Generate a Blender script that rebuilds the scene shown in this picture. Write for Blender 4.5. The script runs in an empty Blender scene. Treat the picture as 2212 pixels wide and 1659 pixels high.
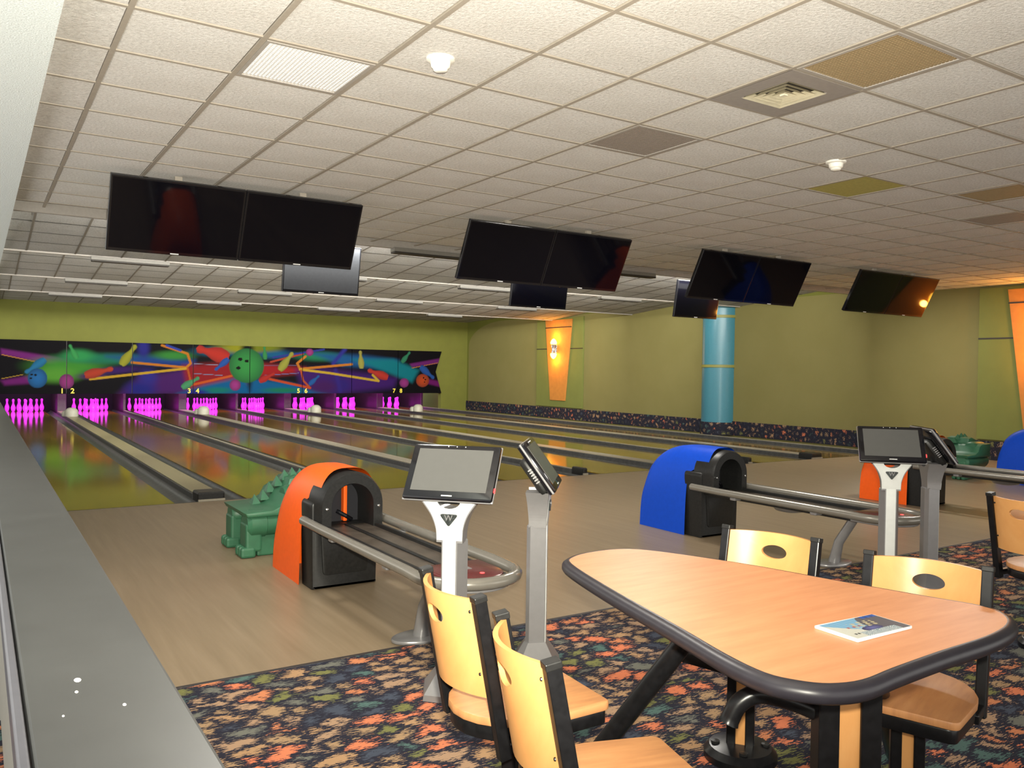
import bpy, bmesh, math, random
from mathutils import Vector, Matrix
PI = math.pi
sc = bpy.context.scene
C = sc.collection
random.seed(7)

# ------------------------------------------------------------------ camera
CAM_H = 1.45
RIGHT = Vector((0.8404, -0.5418, 0.0151)); DOWN = Vector((0.0040, -0.0216, -0.9998)); FWD = Vector((0.5420, 0.8402, -0.0159))
FPX = 1795.5
FWD.normalize(); RIGHT = (RIGHT - FWD * RIGHT.dot(FWD)).normalized(); DOWN = FWD.cross(RIGHT)
cam_d = bpy.data.cameras.new('camera'); cam = bpy.data.objects.new('camera', cam_d); C.objects.link(cam)
cam_d.sensor_width = 36; cam_d.sensor_fit = 'HORIZONTAL'; cam_d.lens = FPX / 2212 * 36
cam_d.clip_start = 0.02; cam_d.clip_end = 200
up, back = -DOWN, -FWD
cam.matrix_world = Matrix(((RIGHT.x, up.x, back.x, 0), (RIGHT.y, up.y, back.y, 0), (RIGHT.z, up.z, back.z, CAM_H), (0, 0, 0, 1)))
sc.camera = cam
def project(p):
    d = Vector(p) - Vector((0, 0, CAM_H)); w = d.dot(FWD)
    if w < 0.05: return None
    return (1106 + FPX * d.dot(RIGHT) / w, 829.5 + FPX * d.dot(DOWN) / w)

# ------------------------------------------------------------------ world, lights, exposure
sc.view_settings.view_transform = 'Standard'; sc.view_settings.look = 'None'
sc.view_settings.gamma = 1.0; sc.view_settings.exposure = 0.8; sc.view_settings.use_curve_mapping = False
w = bpy.data.worlds.new('world'); sc.world = w; w.use_nodes = True
w.node_tree.nodes['Background'].inputs[0].default_value = (1.0, 0.97, 0.91, 1)
w.node_tree.nodes['Background'].inputs[1].default_value = 1.05
def light(name, kind, loc, energy, color=(1, 1, 1), size=0.1, size_y=None, direction=None, spot=None, blend=0.5):
    d = bpy.data.lights.new(name, kind); d.energy = energy; d.color = color
    if kind == 'AREA':
        d.size = size
        if size_y: d.shape = 'RECTANGLE'; d.size_y = size_y
    elif kind in ('POINT', 'SPOT'): d.shadow_soft_size = size
    if kind == 'SPOT': d.spot_size = spot; d.spot_blend = blend
    o = bpy.data.objects.new(name, d); C.objects.link(o); o.location = loc
    if direction is not None: o.rotation_euler = Vector(direction).to_track_quat('-Z', 'Y').to_euler()
    return o
# the photographer's flash, just above and to the right of the lens
fl = Vector((0, 0, CAM_H)) + RIGHT * 0.03 + up * 0.09 + FWD * 0.02
light('camera_flash', 'SPOT', fl, 1150, (1.0, 0.95, 0.79), 0.03, direction=FWD + up * 0.32 - RIGHT * 0.10, spot=math.radians(112), blend=1.0)
# fluorescent strips along the lane ceiling valances; fill lights added under the concourse ceiling
VAL_Y = (9.98, 13.58, 17.40, 21.05)
VAL_Z = 3.02
for i, vy in enumerate(VAL_Y):
    light('valance_tube', 'AREA', (7.3, vy + 0.14, VAL_Z + 0.08), (360, 350, 320, 130)[i], (1.0, 0.97, 0.88), 12.2, 0.10, direction=(0, 1.0, 0.0))
for (lx, ly) in ((1.5, 4.45), (5.5, 6.2), (9.5, 5.0), (13.2, 8.4)):
    light('ceiling_fill', 'AREA', (lx, ly, 3.05), 42, (1.0, 0.96, 0.88), 0.55, 0.55, direction=(0, 0, -1))  # added fill to brighten floor and right wall, not real fixtures

# ------------------------------------------------------------------ materials
MATS = {}
def nt(name):
    m = bpy.data.materials.new(name); m.use_nodes = True
    return m, m.node_tree.nodes, m.node_tree.links, m.node_tree.nodes['Principled BSDF']
def ramp(nodes, stops, interp='LINEAR'):
    r = nodes.new('ShaderNodeValToRGB'); e = r.color_ramp.elements; r.color_ramp.interpolation = interp
    while len(e) > 1: e.remove(e[-1])
    e[0].position = stops[0][0]; e[0].color = (*stops[0][1], 1)
    for p, c in stops[1:]:
        x = e.new(p); x.color = (*c, 1)
    return r
def coords(nodes, links, scale=(1, 1, 1), kind='Object'):
    t = nodes.new('ShaderNodeTexCoord'); mp = nodes.new('ShaderNodeMapping'); mp.inputs['Scale'].default_value = scale
    links.new(t.outputs[kind], mp.inputs['Vector']); return mp.outputs[0]
def noise(nodes, links, vec, scale, detail=4, rough=0.55):
    n = nodes.new('ShaderNodeTexNoise'); n.inputs['Scale'].default_value = scale
    n.inputs['Detail'].default_value = detail; n.inputs['Roughness'].default_value = rough
    links.new(vec, n.inputs['Vector']); return n
def bump(nodes, links, h, b, strength, dist=0.01):
    n = nodes.new('ShaderNodeBump'); n.inputs['Strength'].default_value = strength; n.inputs['Distance'].default_value = dist
    links.new(h, n.inputs['Height']); links.new(n.outputs[0], b.inputs['Normal'])
def plain(name, col, rough=0.5, metal=0.0, var=0.06, nscale=30, bmp=0.0, spec=0.5, coat=0.0):
    m, N, L, b = nt(name)
    v = coords(N, L); n = noise(N, L, v, nscale, 5)
    lo = tuple(max(0, c * (1 - var)) for c in col); hi = tuple(min(1, c * (1 + var)) for c in col)
    r = ramp(N, [(0.3, lo), (0.7, hi)]); L.new(n.outputs['Fac'], r.inputs[0]); L.new(r.outputs[0], b.inputs['Base Color'])
    b.inputs['Roughness'].default_value = rough; b.inputs['Metallic'].default_value = metal
    b.inputs['Specular IOR Level'].default_value = spec; b.inputs['Coat Weight'].default_value = coat
    if bmp: bump(N, L, n.outputs['Fac'], b, bmp)
    MATS[name] = m; return m
def emit(name, col, strength):
    m, N, L, b = nt(name); b.inputs['Base Color'].default_value = (*col, 1)
    b.inputs['Emission Color'].default_value = (*col, 1); b.inputs['Emission Strength'].default_value = strength
    MATS[name] = m; return m
def grainy(name, stops, scale, nscale=3, rough=0.4, bmp=0.0, coat=0.0, spec=0.5):
    m, N, L, b = nt(name)
    v = coords(N, L, scale); n = noise(N, L, v, nscale, 7, 0.6)
    r = ramp(N, stops); L.new(n.outputs['Fac'], r.inputs[0]); L.new(r.outputs[0], b.inputs['Base Color'])
    b.inputs['Roughness'].default_value = rough; b.inputs['Coat Weight'].default_value = coat; b.inputs['Specular IOR Level'].default_value = spec
    if bmp: bump(N, L, n.outputs['Fac'], b, bmp)
    MATS[name] = m; return m
def vcol(name, rough=0.5, spec=0.3):
    m, N, L, b = nt(name); a = N.new('ShaderNodeVertexColor'); a.layer_name = 'print'
    L.new(a.outputs[0], b.inputs['Base Color']); b.inputs['Roughness'].default_value = rough; b.inputs['Specular IOR Level'].default_value = spec
    MATS[name] = m; return m
def carpet(name, sc_, dark, rot=(0, 0, 0), cell=7.5):
    m, N, L, b = nt(name)
    def cv(scale):
        t = N.new('ShaderNodeTexCoord'); r = N.new('ShaderNodeMapping'); r.inputs['Rotation'].default_value = rot; mp = N.new('ShaderNodeMapping'); mp.inputs['Scale'].default_value = scale
        L.new(t.outputs['Object'], r.inputs['Vector']); L.new(r.outputs[0], mp.inputs['Vector']); return mp.outputs[0]
    def vadd(a, n_, amp):
        s1 = N.new('ShaderNodeVectorMath'); s1.operation = 'SUBTRACT'; s1.inputs[1].default_value = (0.5, 0.5, 0.5); L.new(n_, s1.inputs[0])
        s2 = N.new('ShaderNodeVectorMath'); s2.operation = 'MULTIPLY_ADD'; s2.inputs[1].default_value = (amp, amp, 0); L.new(s1.outputs[0], s2.inputs[0]); L.new(a, s2.inputs[2]); return s2.outputs[0]
    v = cv(sc_)
    wv = vadd(v, noise(N, L, v, 7, 3).outputs['Color'], 0.16)
    wv = vadd(wv, noise(N, L, cv((sc_[0] * 22, sc_[1] * 60, 1)), 1.5, 3).outputs['Color'], 0.13)
    vo = N.new('ShaderNodeTexVoronoi'); vo.inputs['Scale'].default_value = cell; vo.voronoi_dimensions = '2D'
    ve = N.new('ShaderNodeTexVoronoi'); ve.feature = 'DISTANCE_TO_EDGE'; ve.inputs['Scale'].default_value = cell; ve.voronoi_dimensions = '2D'
    L.new(wv, vo.inputs['Vector']); L.new(wv, ve.inputs['Vector'])
    sep = N.new('ShaderNodeSeparateColor'); L.new(vo.outputs['Color'], sep.inputs[0])
    pal = ramp(N, [(0.0, (0.34, 0.22, 0.14)), (0.20, (0.58, 0.18, 0.09)), (0.31, (0.36, 0.22, 0.12)), (0.45, (0.16, 0.16, 0.06)), (0.56, (0.075, 0.13, 0.12)),
                   (0.65, (0.055, 0.065, 0.09)), (0.73, (0.32, 0.21, 0.12)), (0.86, (0.14, 0.14, 0.12)), (0.93, (0.50, 0.19, 0.09))], 'CONSTANT')
    L.new(sep.outputs[0], pal.inputs[0])
    n2 = noise(N, L, cv((sc_[0] * 14, sc_[1] * 46, 1)), 1.8, 4, 0.7)
    ad = N.new('ShaderNodeMath'); ad.operation = 'MULTIPLY_ADD'; ad.inputs[1].default_value = 1.3; ad.inputs[2].default_value = -0.475 + dark
    L.new(n2.outputs['Fac'], ad.inputs[0])
    cmp_ = N.new('ShaderNodeMath'); cmp_.operation = 'SUBTRACT'; L.new(ve.outputs['Distance'], cmp_.inputs[0]); L.new(ad.outputs[0], cmp_.inputs[1])
    e = ramp(N, [(0.0, (0, 0, 0)), (0.05, (1, 1, 1))]); L.new(cmp_.outputs[0], e.inputs[0])
    mc = N.new('ShaderNodeMix'); mc.data_type = 'RGBA'; mc.inputs[6].default_value = (0.022, 0.022, 0.034, 1)
    L.new(e.outputs[0], mc.inputs[0]); L.new(pal.outputs[0], mc.inputs[7]); L.new(mc.outputs[2], b.inputs['Base Color'])
    b.inputs['Roughness'].default_value = 0.95; b.inputs['Specular IOR Level'].default_value = 0.1
    n3 = noise(N, L, v, 260, 2); bump(N, L, n3.outputs['Fac'], b, 0.5, 0.004)
    MATS[name] = m; return m

plain('wall_green', (0.138, 0.146, 0.021), 0.8, var=0.05, nscale=3)
plain('wall_panel_green', (0.155, 0.175, 0.04), 0.8, var=0.05, nscale=3)
plain('mask_frame', (0.012, 0.012, 0.012), 0.4)
plain('panel_orange', (0.50, 0.20, 0.035), 0.7, var=0.08, nscale=8)
plain('dark_line', (0.02, 0.015, 0.015), 0.6)
plain('pillar_blue', (0.048, 0.20, 0.27), 0.32, var=0.05, nscale=40)
plain('pillar_band', (0.22, 0.22, 0.055), 0.5)
plain('ledge_grey', (0.058, 0.060, 0.060), 0.36, var=0.10, nscale=5)
plain('ledge_edge', (0.10, 0.10, 0.12), 0.3)
plain('knee_wall', (0.30, 0.29, 0.25), 0.8)
plain('soffit_white', (0.74, 0.80, 0.80), 0.75, var=0.18, nscale=120, bmp=0.6)
plain('grid_bar', (0.34, 0.30, 0.25), 0.6)
plain('valance_white', (0.36, 0.33, 0.30), 0.5)
plain('fixture_white', (0.20, 0.19, 0.17), 0.5)
plain('fixture_dark', (0.03, 0.025, 0.02), 0.6)
plain('plastic_white', (0.85, 0.83, 0.76), 0.4)
plain('grille_white', (0.80, 0.80, 0.80), 0.4)
plain('grille_back', (0.25, 0.25, 0.24), 0.7)
plain('grille_brown', (0.30, 0.22, 0.12), 0.6)
plain('grille_grey', (0.26, 0.22, 0.19), 0.6)
plain('metal_panel', (0.30, 0.27, 0.25), 0.45)
plain('diffuser_cream', (0.78, 0.72, 0.55), 0.45)
plain('tile_yellow', (0.42, 0.37, 0.10), 0.9, var=0.12)
plain('slab', (0.05, 0.045, 0.04), 0.9)
plain('gutter_grey', (0.055, 0.055, 0.055), 0.42, var=0.3, nscale=14)
plain('cap_tan', (0.26, 0.23, 0.13), 0.35, var=0.08)
plain('cap_light', (0.24, 0.215, 0.165), 0.45)
plain('black_plastic', (0.012, 0.012, 0.012), 0.40, var=0.3, nscale=60, spec=0.3)
plain('black_gloss', (0.006, 0.006, 0.008), 0.10)
plain('tv_glass', (0.002, 0.002, 0.004), 0.05, spec=0.22)
plain('tv_glass_grey', (0.045, 0.048, 0.055), 0.12)
plain('touch_glass', (0.085, 0.085, 0.082), 0.22, var=0.02, spec=0.25)
plain('chrome', (0.75, 0.75, 0.75), 0.18, 1.0)
plain('silver', (0.24, 0.235, 0.24), 0.30, 0.35, var=0.03)
plain('silver_flash_lit', (0.70, 0.72, 0.70), 0.28, 0.2, var=0.03)  # same silver, flash brightness painted into the colour
plain('rail_silver', (0.22, 0.205, 0.18), 0.26, 0.4, var=0.03)
plain('orange_plastic', (0.86, 0.110, 0.008), 0.40, var=0.04, spec=0.22)
plain('blue_plastic', (0.004, 0.058, 0.50), 0.45, var=0.05, spec=0.18)
plain('green_plastic', (0.03, 0.125, 0.065), 0.45, var=0.12, nscale=12)
plain('rack_dark', (0.06, 0.048, 0.038), 0.35, var=0.35, nscale=9)
plain('nose_red', (0.10, 0.022, 0.022), 0.22, var=0.1)
plain('black_metal', (0.008, 0.008, 0.009), 0.28, var=0.3, nscale=40, spec=0.3)
plain('table_edge', (0.022, 0.020, 0.026), 0.36, var=0.1, spec=0.35)
plain('pin_blacklit', (0.40, 0.10, 0.40), 0.3, var=0.01)
for n_ in MATS['pin_blacklit'].node_tree.nodes:      # white pins: black light painted as magenta colour and fluorescent glow
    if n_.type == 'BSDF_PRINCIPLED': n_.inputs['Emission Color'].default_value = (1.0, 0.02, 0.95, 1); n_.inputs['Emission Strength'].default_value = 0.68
plain('dome_white', (0.36, 0.35, 0.29), 0.5)
plain('kickback', (0.035, 0.020, 0.03), 0.30, var=0.3)
plain('pit_black', (0.006, 0.006, 0.01), 0.8)
plain('number_yellow', (0.75, 0.62, 0.06), 0.5)
plain('paper_white', (0.80, 0.80, 0.77), 0.5)
plain('logo_dark', (0.03, 0.035, 0.035), 0.3, var=0.6, nscale=120)
plain('logo_light', (0.75, 0.75, 0.75), 0.3)
emit('led_red', (1.0, 0.03, 0.03), 3.0)
emit('led_blue', (0.1, 0.15, 1.0), 3.0)
emit('bulb', (1.0, 0.50, 0.05), 9.0)
grainy('approach_wood', [(0.25, (0.190, 0.140, 0.086)), (0.55, (0.228, 0.170, 0.108)), (0.8, (0.265, 0.20, 0.132))], (7, 0.35, 1), 3, 0.38, spec=0.4)
grainy('lane_wood', [(0.25, (0.145, 0.09, 0.006)), (0.6, (0.19, 0.125, 0.010)), (0.85, (0.23, 0.155, 0.014))], (9, 0.15, 1), 3, 0.085, spec=0.55)
grainy('table_wood', [(0.2, (0.50, 0.205, 0.09)), (0.5, (0.58, 0.25, 0.115)), (0.8, (0.63, 0.29, 0.14))], (1.2, 9, 1), 3.5, 0.42, spec=0.35)
grainy('chair_wood', [(0.2, (0.56, 0.26, 0.085)), (0.5, (0.64, 0.31, 0.105)), (0.85, (0.70, 0.37, 0.14))], (9, 2.0, 2.0), 2.5, 0.35, spec=0.4)
grainy('seat_wood', [(0.2, (0.38, 0.17, 0.075)), (0.5, (0.54, 0.25, 0.10)), (0.85, (0.64, 0.33, 0.14))], (1.5, 10, 1), 3.0, 0.42, spec=0.35)
carpet('carpet', (1.0, 1.55, 1), 0.0)
carpet('carpet_strip', (1.0, 1.0, 1), 0.16, (0, PI / 2, 0), 8.0)  # same carpet left unlit: its shade painted in as denser black
vcol('mural', 0.6, 0.06); vcol('booklet_print', 0.35, 0.3)

def tile_material():
    m, N, L, b = nt('ceiling_tile')
    v = coords(N, L); n = noise(N, L, v, 55, 6, 0.7); n2 = noise(N, L, v, 1.2, 4)
    r = ramp(N, [(0.35, (0.58, 0.56, 0.535)), (0.5, (0.71, 0.69, 0.665)), (0.72, (0.83, 0.815, 0.79))]); L.new(n.outputs['Fac'], r.inputs[0])
    r2 = ramp(N, [(0.25, (0.88, 0.865, 0.84)), (0.6, (1, 1, 1))]); L.new(n2.outputs['Fac'], r2.inputs[0])
    mx = N.new('ShaderNodeMix'); mx.data_type = 'RGBA'; mx.blend_type = 'MULTIPLY'; mx.inputs[0].default_value = 1
    L.new(r.outputs[0], mx.inputs[6]); L.new(r2.outputs[0], mx.inputs[7]); L.new(mx.outputs[2], b.inputs['Base Color'])
    b.inputs['Roughness'].default_value = 0.9; b.inputs['Specular IOR Level'].default_value = 0.2
    bump(N, L, n.outputs['Fac'], b, 1.0, 0.008); MATS['ceiling_tile'] = m
tile_material()
def wall_tan_material():
    # tan paint; its far upper corner is cut by a rounded edge, beyond it the paint is green
    m, N, L, b = nt('wall_tan')
    t = N.new('ShaderNodeTexCoord'); s = N.new('ShaderNodeSeparateXYZ'); L.new(t.outputs['Object'], s.inputs[0])
    def mth(op, a, bb):
        q = N.new('ShaderNodeMath'); q.operation = op
        for i, x in enumerate((a, bb)):
            if isinstance(x, (int, float)): q.inputs[i].default_value = x
            else: L.new(x, q.inputs[i])
        return q.outputs[0]
    dy = mth('MAXIMUM', mth('SUBTRACT', s.outputs[1], 24.0), 0.0)
    dz = mth('MAXIMUM', mth('SUBTRACT', s.outputs[2], 2.30), 0.0)
    ey = mth('DIVIDE', dy, 2.35); ez = mth('DIVIDE', dz, 0.86)
    rr = mth('ADD', mth('MULTIPLY', ey, ey), mth('MULTIPLY', ez, ez))
    g = mth('GREATER_THAN', rr, 1.0)
    n = noise(N, L, t.outputs['Object'], 1.5, 4)
    r = ramp(N, [(0.3, (0.185, 0.165, 0.052)), (0.7, (0.20, 0.178, 0.06))]); L.new(n.outputs['Fac'], r.inputs[0])
    mx = N.new('ShaderNodeMix'); mx.data_type = 'RGBA'; L.new(g, mx.inputs[0]); L.new(r.outputs[0], mx.inputs[6]); mx.inputs[7].default_value = (0.138, 0.146, 0.021, 1)
    L.new(mx.outputs[2], b.inputs['Base Color']); b.inputs['Roughness'].default_value = 0.8; MATS['wall_tan'] = m
wall_tan_material()

# ------------------------------------------------------------------ geometry helpers
def finish(bm):
    bmesh.ops.recalc_face_normals(bm, faces=bm.faces)
def obj(name, bm, mat, parent=None, smooth=False, loc=None, angle=None):
    finish(bm)
    me = bpy.data.meshes.new(name); bm.to_mesh(me); bm.free()
    me.materials.append(MATS[mat])
    if smooth:
        for p in me.polygons: p.use_smooth = True
        try: me.set_sharp_from_angle(angle=math.radians(angle or 35))
        except Exception: pass
    o = bpy.data.objects.new(name, me); C.objects.link(o)
    if parent: o.parent = parent
    if loc is not None: o.location = loc
    return o
def tag(o, label, cat, group=None):
    o['label'] = label; o['category'] = cat
    if group: o['group'] = group
    return o
def struct(o):
    o['kind'] = 'structure'; return o
def empty(name, loc=(0, 0, 0), rz=0.0, label=None, cat=None, group=None):
    o = bpy.data.objects.new(name, None); C.objects.link(o); o.location = loc; o.rotation_euler = (0, 0, rz); o.empty_display_size = 0.1
    if label: tag(o, label, cat, group)
    return o
def copy_tree(o, parent=None):
    c = o.copy(); C.objects.link(c); c.parent = parent
    for ch in list(o.children): copy_tree(ch, c)
    return c
def box(x0, x1, y0, y1, z0, z1, bev=0.0, bm=None, mtx=None, seg=2):
    t = bmesh.new() if (bm is None or bev or mtx) else bm
    vs = [t.verts.new(p) for p in ((x0, y0, z0), (x1, y0, z0), (x1, y1, z0), (x0, y1, z0), (x0, y0, z1), (x1, y0, z1), (x1, y1, z1), (x0, y1, z1))]
    for f in ((0, 3, 2, 1), (4, 5, 6, 7), (0, 1, 5, 4), (1, 2, 6, 5), (2, 3, 7, 6), (3, 0, 4, 7)): t.faces.new([vs[i] for i in f])
    if bev: bmesh.ops.bevel(t, geom=list(t.edges), offset=bev, segments=seg, profile=0.5, affect='EDGES')
    if mtx: bmesh.ops.transform(t, matrix=mtx, verts=t.verts)
    if t is not bm and bm is not None:
        merge(bm, t); return bm
    return t
def merge(bm, t):
    me = bpy.data.meshes.new('tmp'); t.to_mesh(me); t.free(); bm.from_mesh(me); bpy.data.meshes.remove(me)
def lathe(prof, n=20, bm=None, origin=(0, 0, 0)):
    bm = bm or bmesh.new(); ox, oy, oz = origin; rings = []
    for r, z in prof:
        if r < 1e-6: rings.append([bm.verts.new((ox, oy, oz + z))])
        else: rings.append([bm.verts.new((ox + r * math.cos(2 * PI * k / n), oy + r * math.sin(2 * PI * k / n), oz + z)) for k in range(n)])
    for a, b in zip(rings, rings[1:]):
        for k in range(n):
            k2 = (k + 1) % n
            if len(a) == 1 and len(b) == 1: continue
            if len(a) == 1: bm.faces.new((a[0], b[k2], b[k]))
            elif len(b) == 1: bm.faces.new((a[k], a[k2], b[0]))
            else: bm.faces.new((a[k], a[k2], b[k2], b[k]))
    if len(rings[0]) > 1: bm.faces.new(rings[0][::-1])
    if len(rings[-1]) > 1: bm.faces.new(rings[-1])
    return bm
def tube(pts, r, n=12, bm=None, caps=True):
    bm = bm or bmesh.new(); pts = [Vector(p) for p in pts]; rings = []; prev = None
    rs = r if isinstance(r, (list, tuple)) else [r] * len(pts)
    for i, p in enumerate(pts):
        d = (pts[min(i + 1, len(pts) - 1)] - pts[max(i - 1, 0)]).normalized()
        if prev is None:
            a = Vector((0, 0, 1)) if abs(d.z) < 0.9 else Vector((1, 0, 0)); u = d.cross(a).normalized()
        else: u = (prev - d * prev.dot(d)).normalized()
        prev = u; v = d.cross(u)
        rings.append([bm.verts.new(p + (u * math.cos(2 * PI * k / n) + v * math.sin(2 * PI * k / n)) * rs[i]) for k in range(n)])
    for a, b in zip(rings, rings[1:]):
        for k in range(n): bm.faces.new((a[k], a[(k + 1) % n], b[(k + 1) % n], b[k]))
    if caps: bm.faces.new(rings[0][::-1]); bm.faces.new(rings[-1])
    return bm
def prism(poly, z0, z1, bm=None, bev=0.0, axis='z', seg=2):
    """extrude a 2D outline; axis z: (x,y); axis y: (x,z) swept along y; axis x: (y,z) swept along x"""
    t = bmesh.new()
    def P(a, b, h): return {'z': (a, b, h), 'y': (a, h, b), 'x': (h, a, b)}[axis]
    lo = [t.verts.new(P(a, b, z0)) for a, b in poly]; hi = [t.verts.new(P(a, b, z1)) for a, b in poly]; n = len(poly)
    t.faces.new(lo[::-1]); t.faces.new(hi)
    for k in range(n): t.faces.new((lo[k], lo[(k + 1) % n], hi[(k + 1) % n], hi[k]))
    finish(t)
    if bev:
        es = [e for e in t.edges if len(e.link_faces) == 2 and any(len(f.verts) == n for f in e.link_faces)]
        bmesh.ops.bevel(t, geom=es, offset=bev, segments=seg, profile=0.5, affect='EDGES')
    if bm is None: return t
    merge(bm, t); return bm
def smooth_curve(pts, sub=6, closed=False):
    P = [Vector(p) for p in pts]; out = []; n = len(P)
    rng = range(n if closed else n - 1)
    for i in rng:
        if closed: a, b, c, d = P[i - 1], P[i], P[(i + 1) % n], P[(i + 2) % n]
        else: a, b, c, d = P[max(i - 1, 0)], P[i], P[i + 1], P[min(i + 2, n - 1)]
        for k in range(sub):
            t = k / sub
            out.append(0.5 * ((2 * b) + (-a + c) * t + (2 * a - 5 * b + 4 * c - d) * t * t + (-a + 3 * b - 3 * c + d) * t ** 3))
    if not closed: out.append(P[-1])
    return out
def rounded_poly(pts, radii, seg=6):
    out = []; n = len(pts)
    for i, p in enumerate(pts):
        p = Vector(p); a = Vector(pts[i - 1]); b = Vector(pts[(i + 1) % n]); r = radii[i]
        da = (a - p).normalized(); db = (b - p).normalized(); ang = da.angle(db)
        if r <= 0: out.append(tuple(p)); continue
        d = min(r / math.tan(ang / 2), (a - p).length * 0.49, (b - p).length * 0.49)
        s, e = p + da * d, p + db * d
        for k in range(seg + 1):
            t = k / seg; out.append(tuple((1 - t) ** 2 * s + 2 * t * (1 - t) * p + t * t * e))
    return out

# ------------------------------------------------------------------ setting: floor, walls, ceiling
FOUL = 9.234; X0 = 2.14; PITCH = 1.695; WALL_X = 15.1; MASK_Y = 26.4; ZC = 3.075; CARPET_Y = 3.92
fl_o = struct(obj('floor', box(-2.0, WALL_X + 0.2, -2.5, 31.0, -0.35, -0.15), 'slab'))
obj('approach', box(0.3, WALL_X, CARPET_Y, FOUL, -0.15, 0.0), 'approach_wood', fl_o)
obj('foul_line', box(0.45, 14.0, FOUL - 0.004, FOUL + 0.012, -0.14, 0.0005), 'dark_line', fl_o)
cp = obj('carpet', box(-2.0, WALL_X, -2.5, CARPET_Y, -0.15, 0.004), 'carpet', fl_o)
obj('carpet_edge', box(0.3, WALL_X, CARPET_Y - 0.012, CARPET_Y + 0.012, 0.0, 0.006, 0.002), 'dark_line', fl_o)

wr = struct(obj('wall_right', box(WALL_X, WALL_X + 0.2, -2.5, 31.0, -0.15, 3.6), 'wall_tan'))
bb = struct(obj('baseboard_right', box(WALL_X - 0.03, WALL_X - 0.002, -2.5, 26.6, 0.0, 0.335, 0.006), 'carpet_strip'))
# far wall above and beside the pin masking
bw = bmesh.new()
box(-1.5, WALL_X, MASK_Y + 0.06, MASK_Y + 0.25, 2.08, 3.6, bm=bw); box(14.03, WALL_X, MASK_Y + 0.06, MASK_Y + 0.25, -0.15, 2.08, bm=bw); box(13.6, 14.03, MASK_Y + 0.06, MASK_Y + 0.25, 0.62, 2.08, bm=bw)
box(-1.5, 0.42, MASK_Y + 0.06, MASK_Y + 0.25, -0.15, 2.08, bm=bw)
struct(obj('wall_back', bw, 'wall_green'))
# pit behind the pins
pb = bmesh.new(); box(0.3, 14.1, 30.3, 30.4, -0.15, 1.6, bm=pb)
tag(obj('pit_curtain', pb, 'pit_black'), 'black curtain closing the pit behind the bowling pins', 'curtain')

# left knee wall with its ledge, and the soffit above the opening
kw = struct(obj('wall_left', box(0.09, 0.27, -2.5, 26.4, -0.15, 0.844), 'knee_wall'))
lg = tag(empty('ledge', (0, 0, 0)), 'grey laminate ledge capping the low wall along the left edge', 'ledge')
obj('ledge_top', box(0.07, 0.30, -2.5, 26.4, 0.845, 0.885, 0.006), 'ledge_grey', lg)
obj('edge_trim', box(0.050, 0.066, -2.5, 26.4, 0.84, 0.892, 0.004), 'ledge_edge', lg)
for k, (sx, sy, sr) in enumerate(((0.155, 1.66, 0.006), (0.148, 1.60, 0.003), (0.21, 1.50, 0.003), (0.12, 1.50, 0.002))):
    b_ = lathe([(sr, 0), (sr * 0.8, 0.0008), (0, 0.001)], 9); bmesh.ops.transform(b_, matrix=Matrix.Translation((sx, sy, 0.885)) @ Matrix.Diagonal((1.0, 2.0, 1, 1)), verts=b_.verts)
    obj('chip', b_, 'paper_white', lg)
sf = bmesh.new(); box(-2.0, 0.30, -2.5, 26.4, 2.95, 3.6, bm=sf)
struct(obj('trim_1', sf, 'soffit_white'))

# ceiling: grid with lay-in tiles
ce = struct(obj('ceiling', box(0.3, WALL_X + 0.1, -2.5, 10.04, 3.13, 3.2), 'slab'))
GX, GY, T = 0.586, 4.156, 0.61
special = {(1, 0): 'egg', (5, -3): 'brown', (5, 0): 'grey', (5, -2): 'diff', (9, 0): 'yellow', (13, 0): 'greydark', (11, -1): 'brown2'}
def tile_mesh(name):
    b = box(-0.289, 0.289, -0.289, 0.289, 0.0, 0.018, 0.004, seg=1); finish(b)
    me = bpy.data.meshes.new(name); b.to_mesh(me); b.free(); me.materials.append(MATS['ceiling_tile']); return me
tmesh = tile_mesh('ceiling_tile')
cells = []
for i in range(-1, 24):
    for j in range(-6, 10):
        if (i, j) in special: continue
        x, y = GX + (i + 0.5) * T, GY + (j + 0.5) * T
        if y + 0.3 > 9.98 or x > WALL_X: continue
        ps = [project((x + dx * 0.29, y + dy * 0.29, ZC)) for dx in (-1, 1) for dy in (-1, 1)]
        vis = all(ps) and any(-40 < p[0] < 2252 and -40 < p[1] < 1700 for p in ps)
        area = 0
        if all(ps):
            a, b_, c_, d_ = ps[0], ps[1], ps[3], ps[2]
            q = (a, b_, c_, d_); area = abs(sum(q[k][0] * q[(k + 1) % 4][1] - q[(k + 1) % 4][0] * q[k][1] for k in range(4))) / 2
        cells.append((area if vis else -1, x, y))
cells.sort(reverse=True)
rest = bmesh.new()
for k, (a, x, y) in enumerate(cells):
    if k < 296 and a > 0 and x > 0.62:
        o = bpy.data.objects.new('ceiling_tile', tmesh); C.objects.link(o); o.parent = ce; o.location = (x, y, ZC + 0.006)
    else:
        xl = max(x - 0.289, 0.30); box(xl, x + 0.289, y - 0.289, y + 0.289, ZC + 0.006, ZC + 0.024, bm=rest)
ro = obj('far_ceiling_tiles', rest, 'ceiling_tile', ce); ro['kind'] = 'stuff'
for i in range(0, 24):
    x = GX + i * T; obj('grid_runner', box(x - 0.013, x + 0.013, -2.5, 9.98, ZC, ZC + 0.012), 'grid_bar', ce)
for j in range(-6, 10):
    y = GY + j * T; obj('grid_runner', box(0.3, WALL_X, y - 0.012, y + 0.012, ZC + 0.001, ZC + 0.012), 'grid_bar', ce)
def cell(i, j): return GX + (i + 0.5) * T, GY + (j + 0.5) * T
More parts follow.
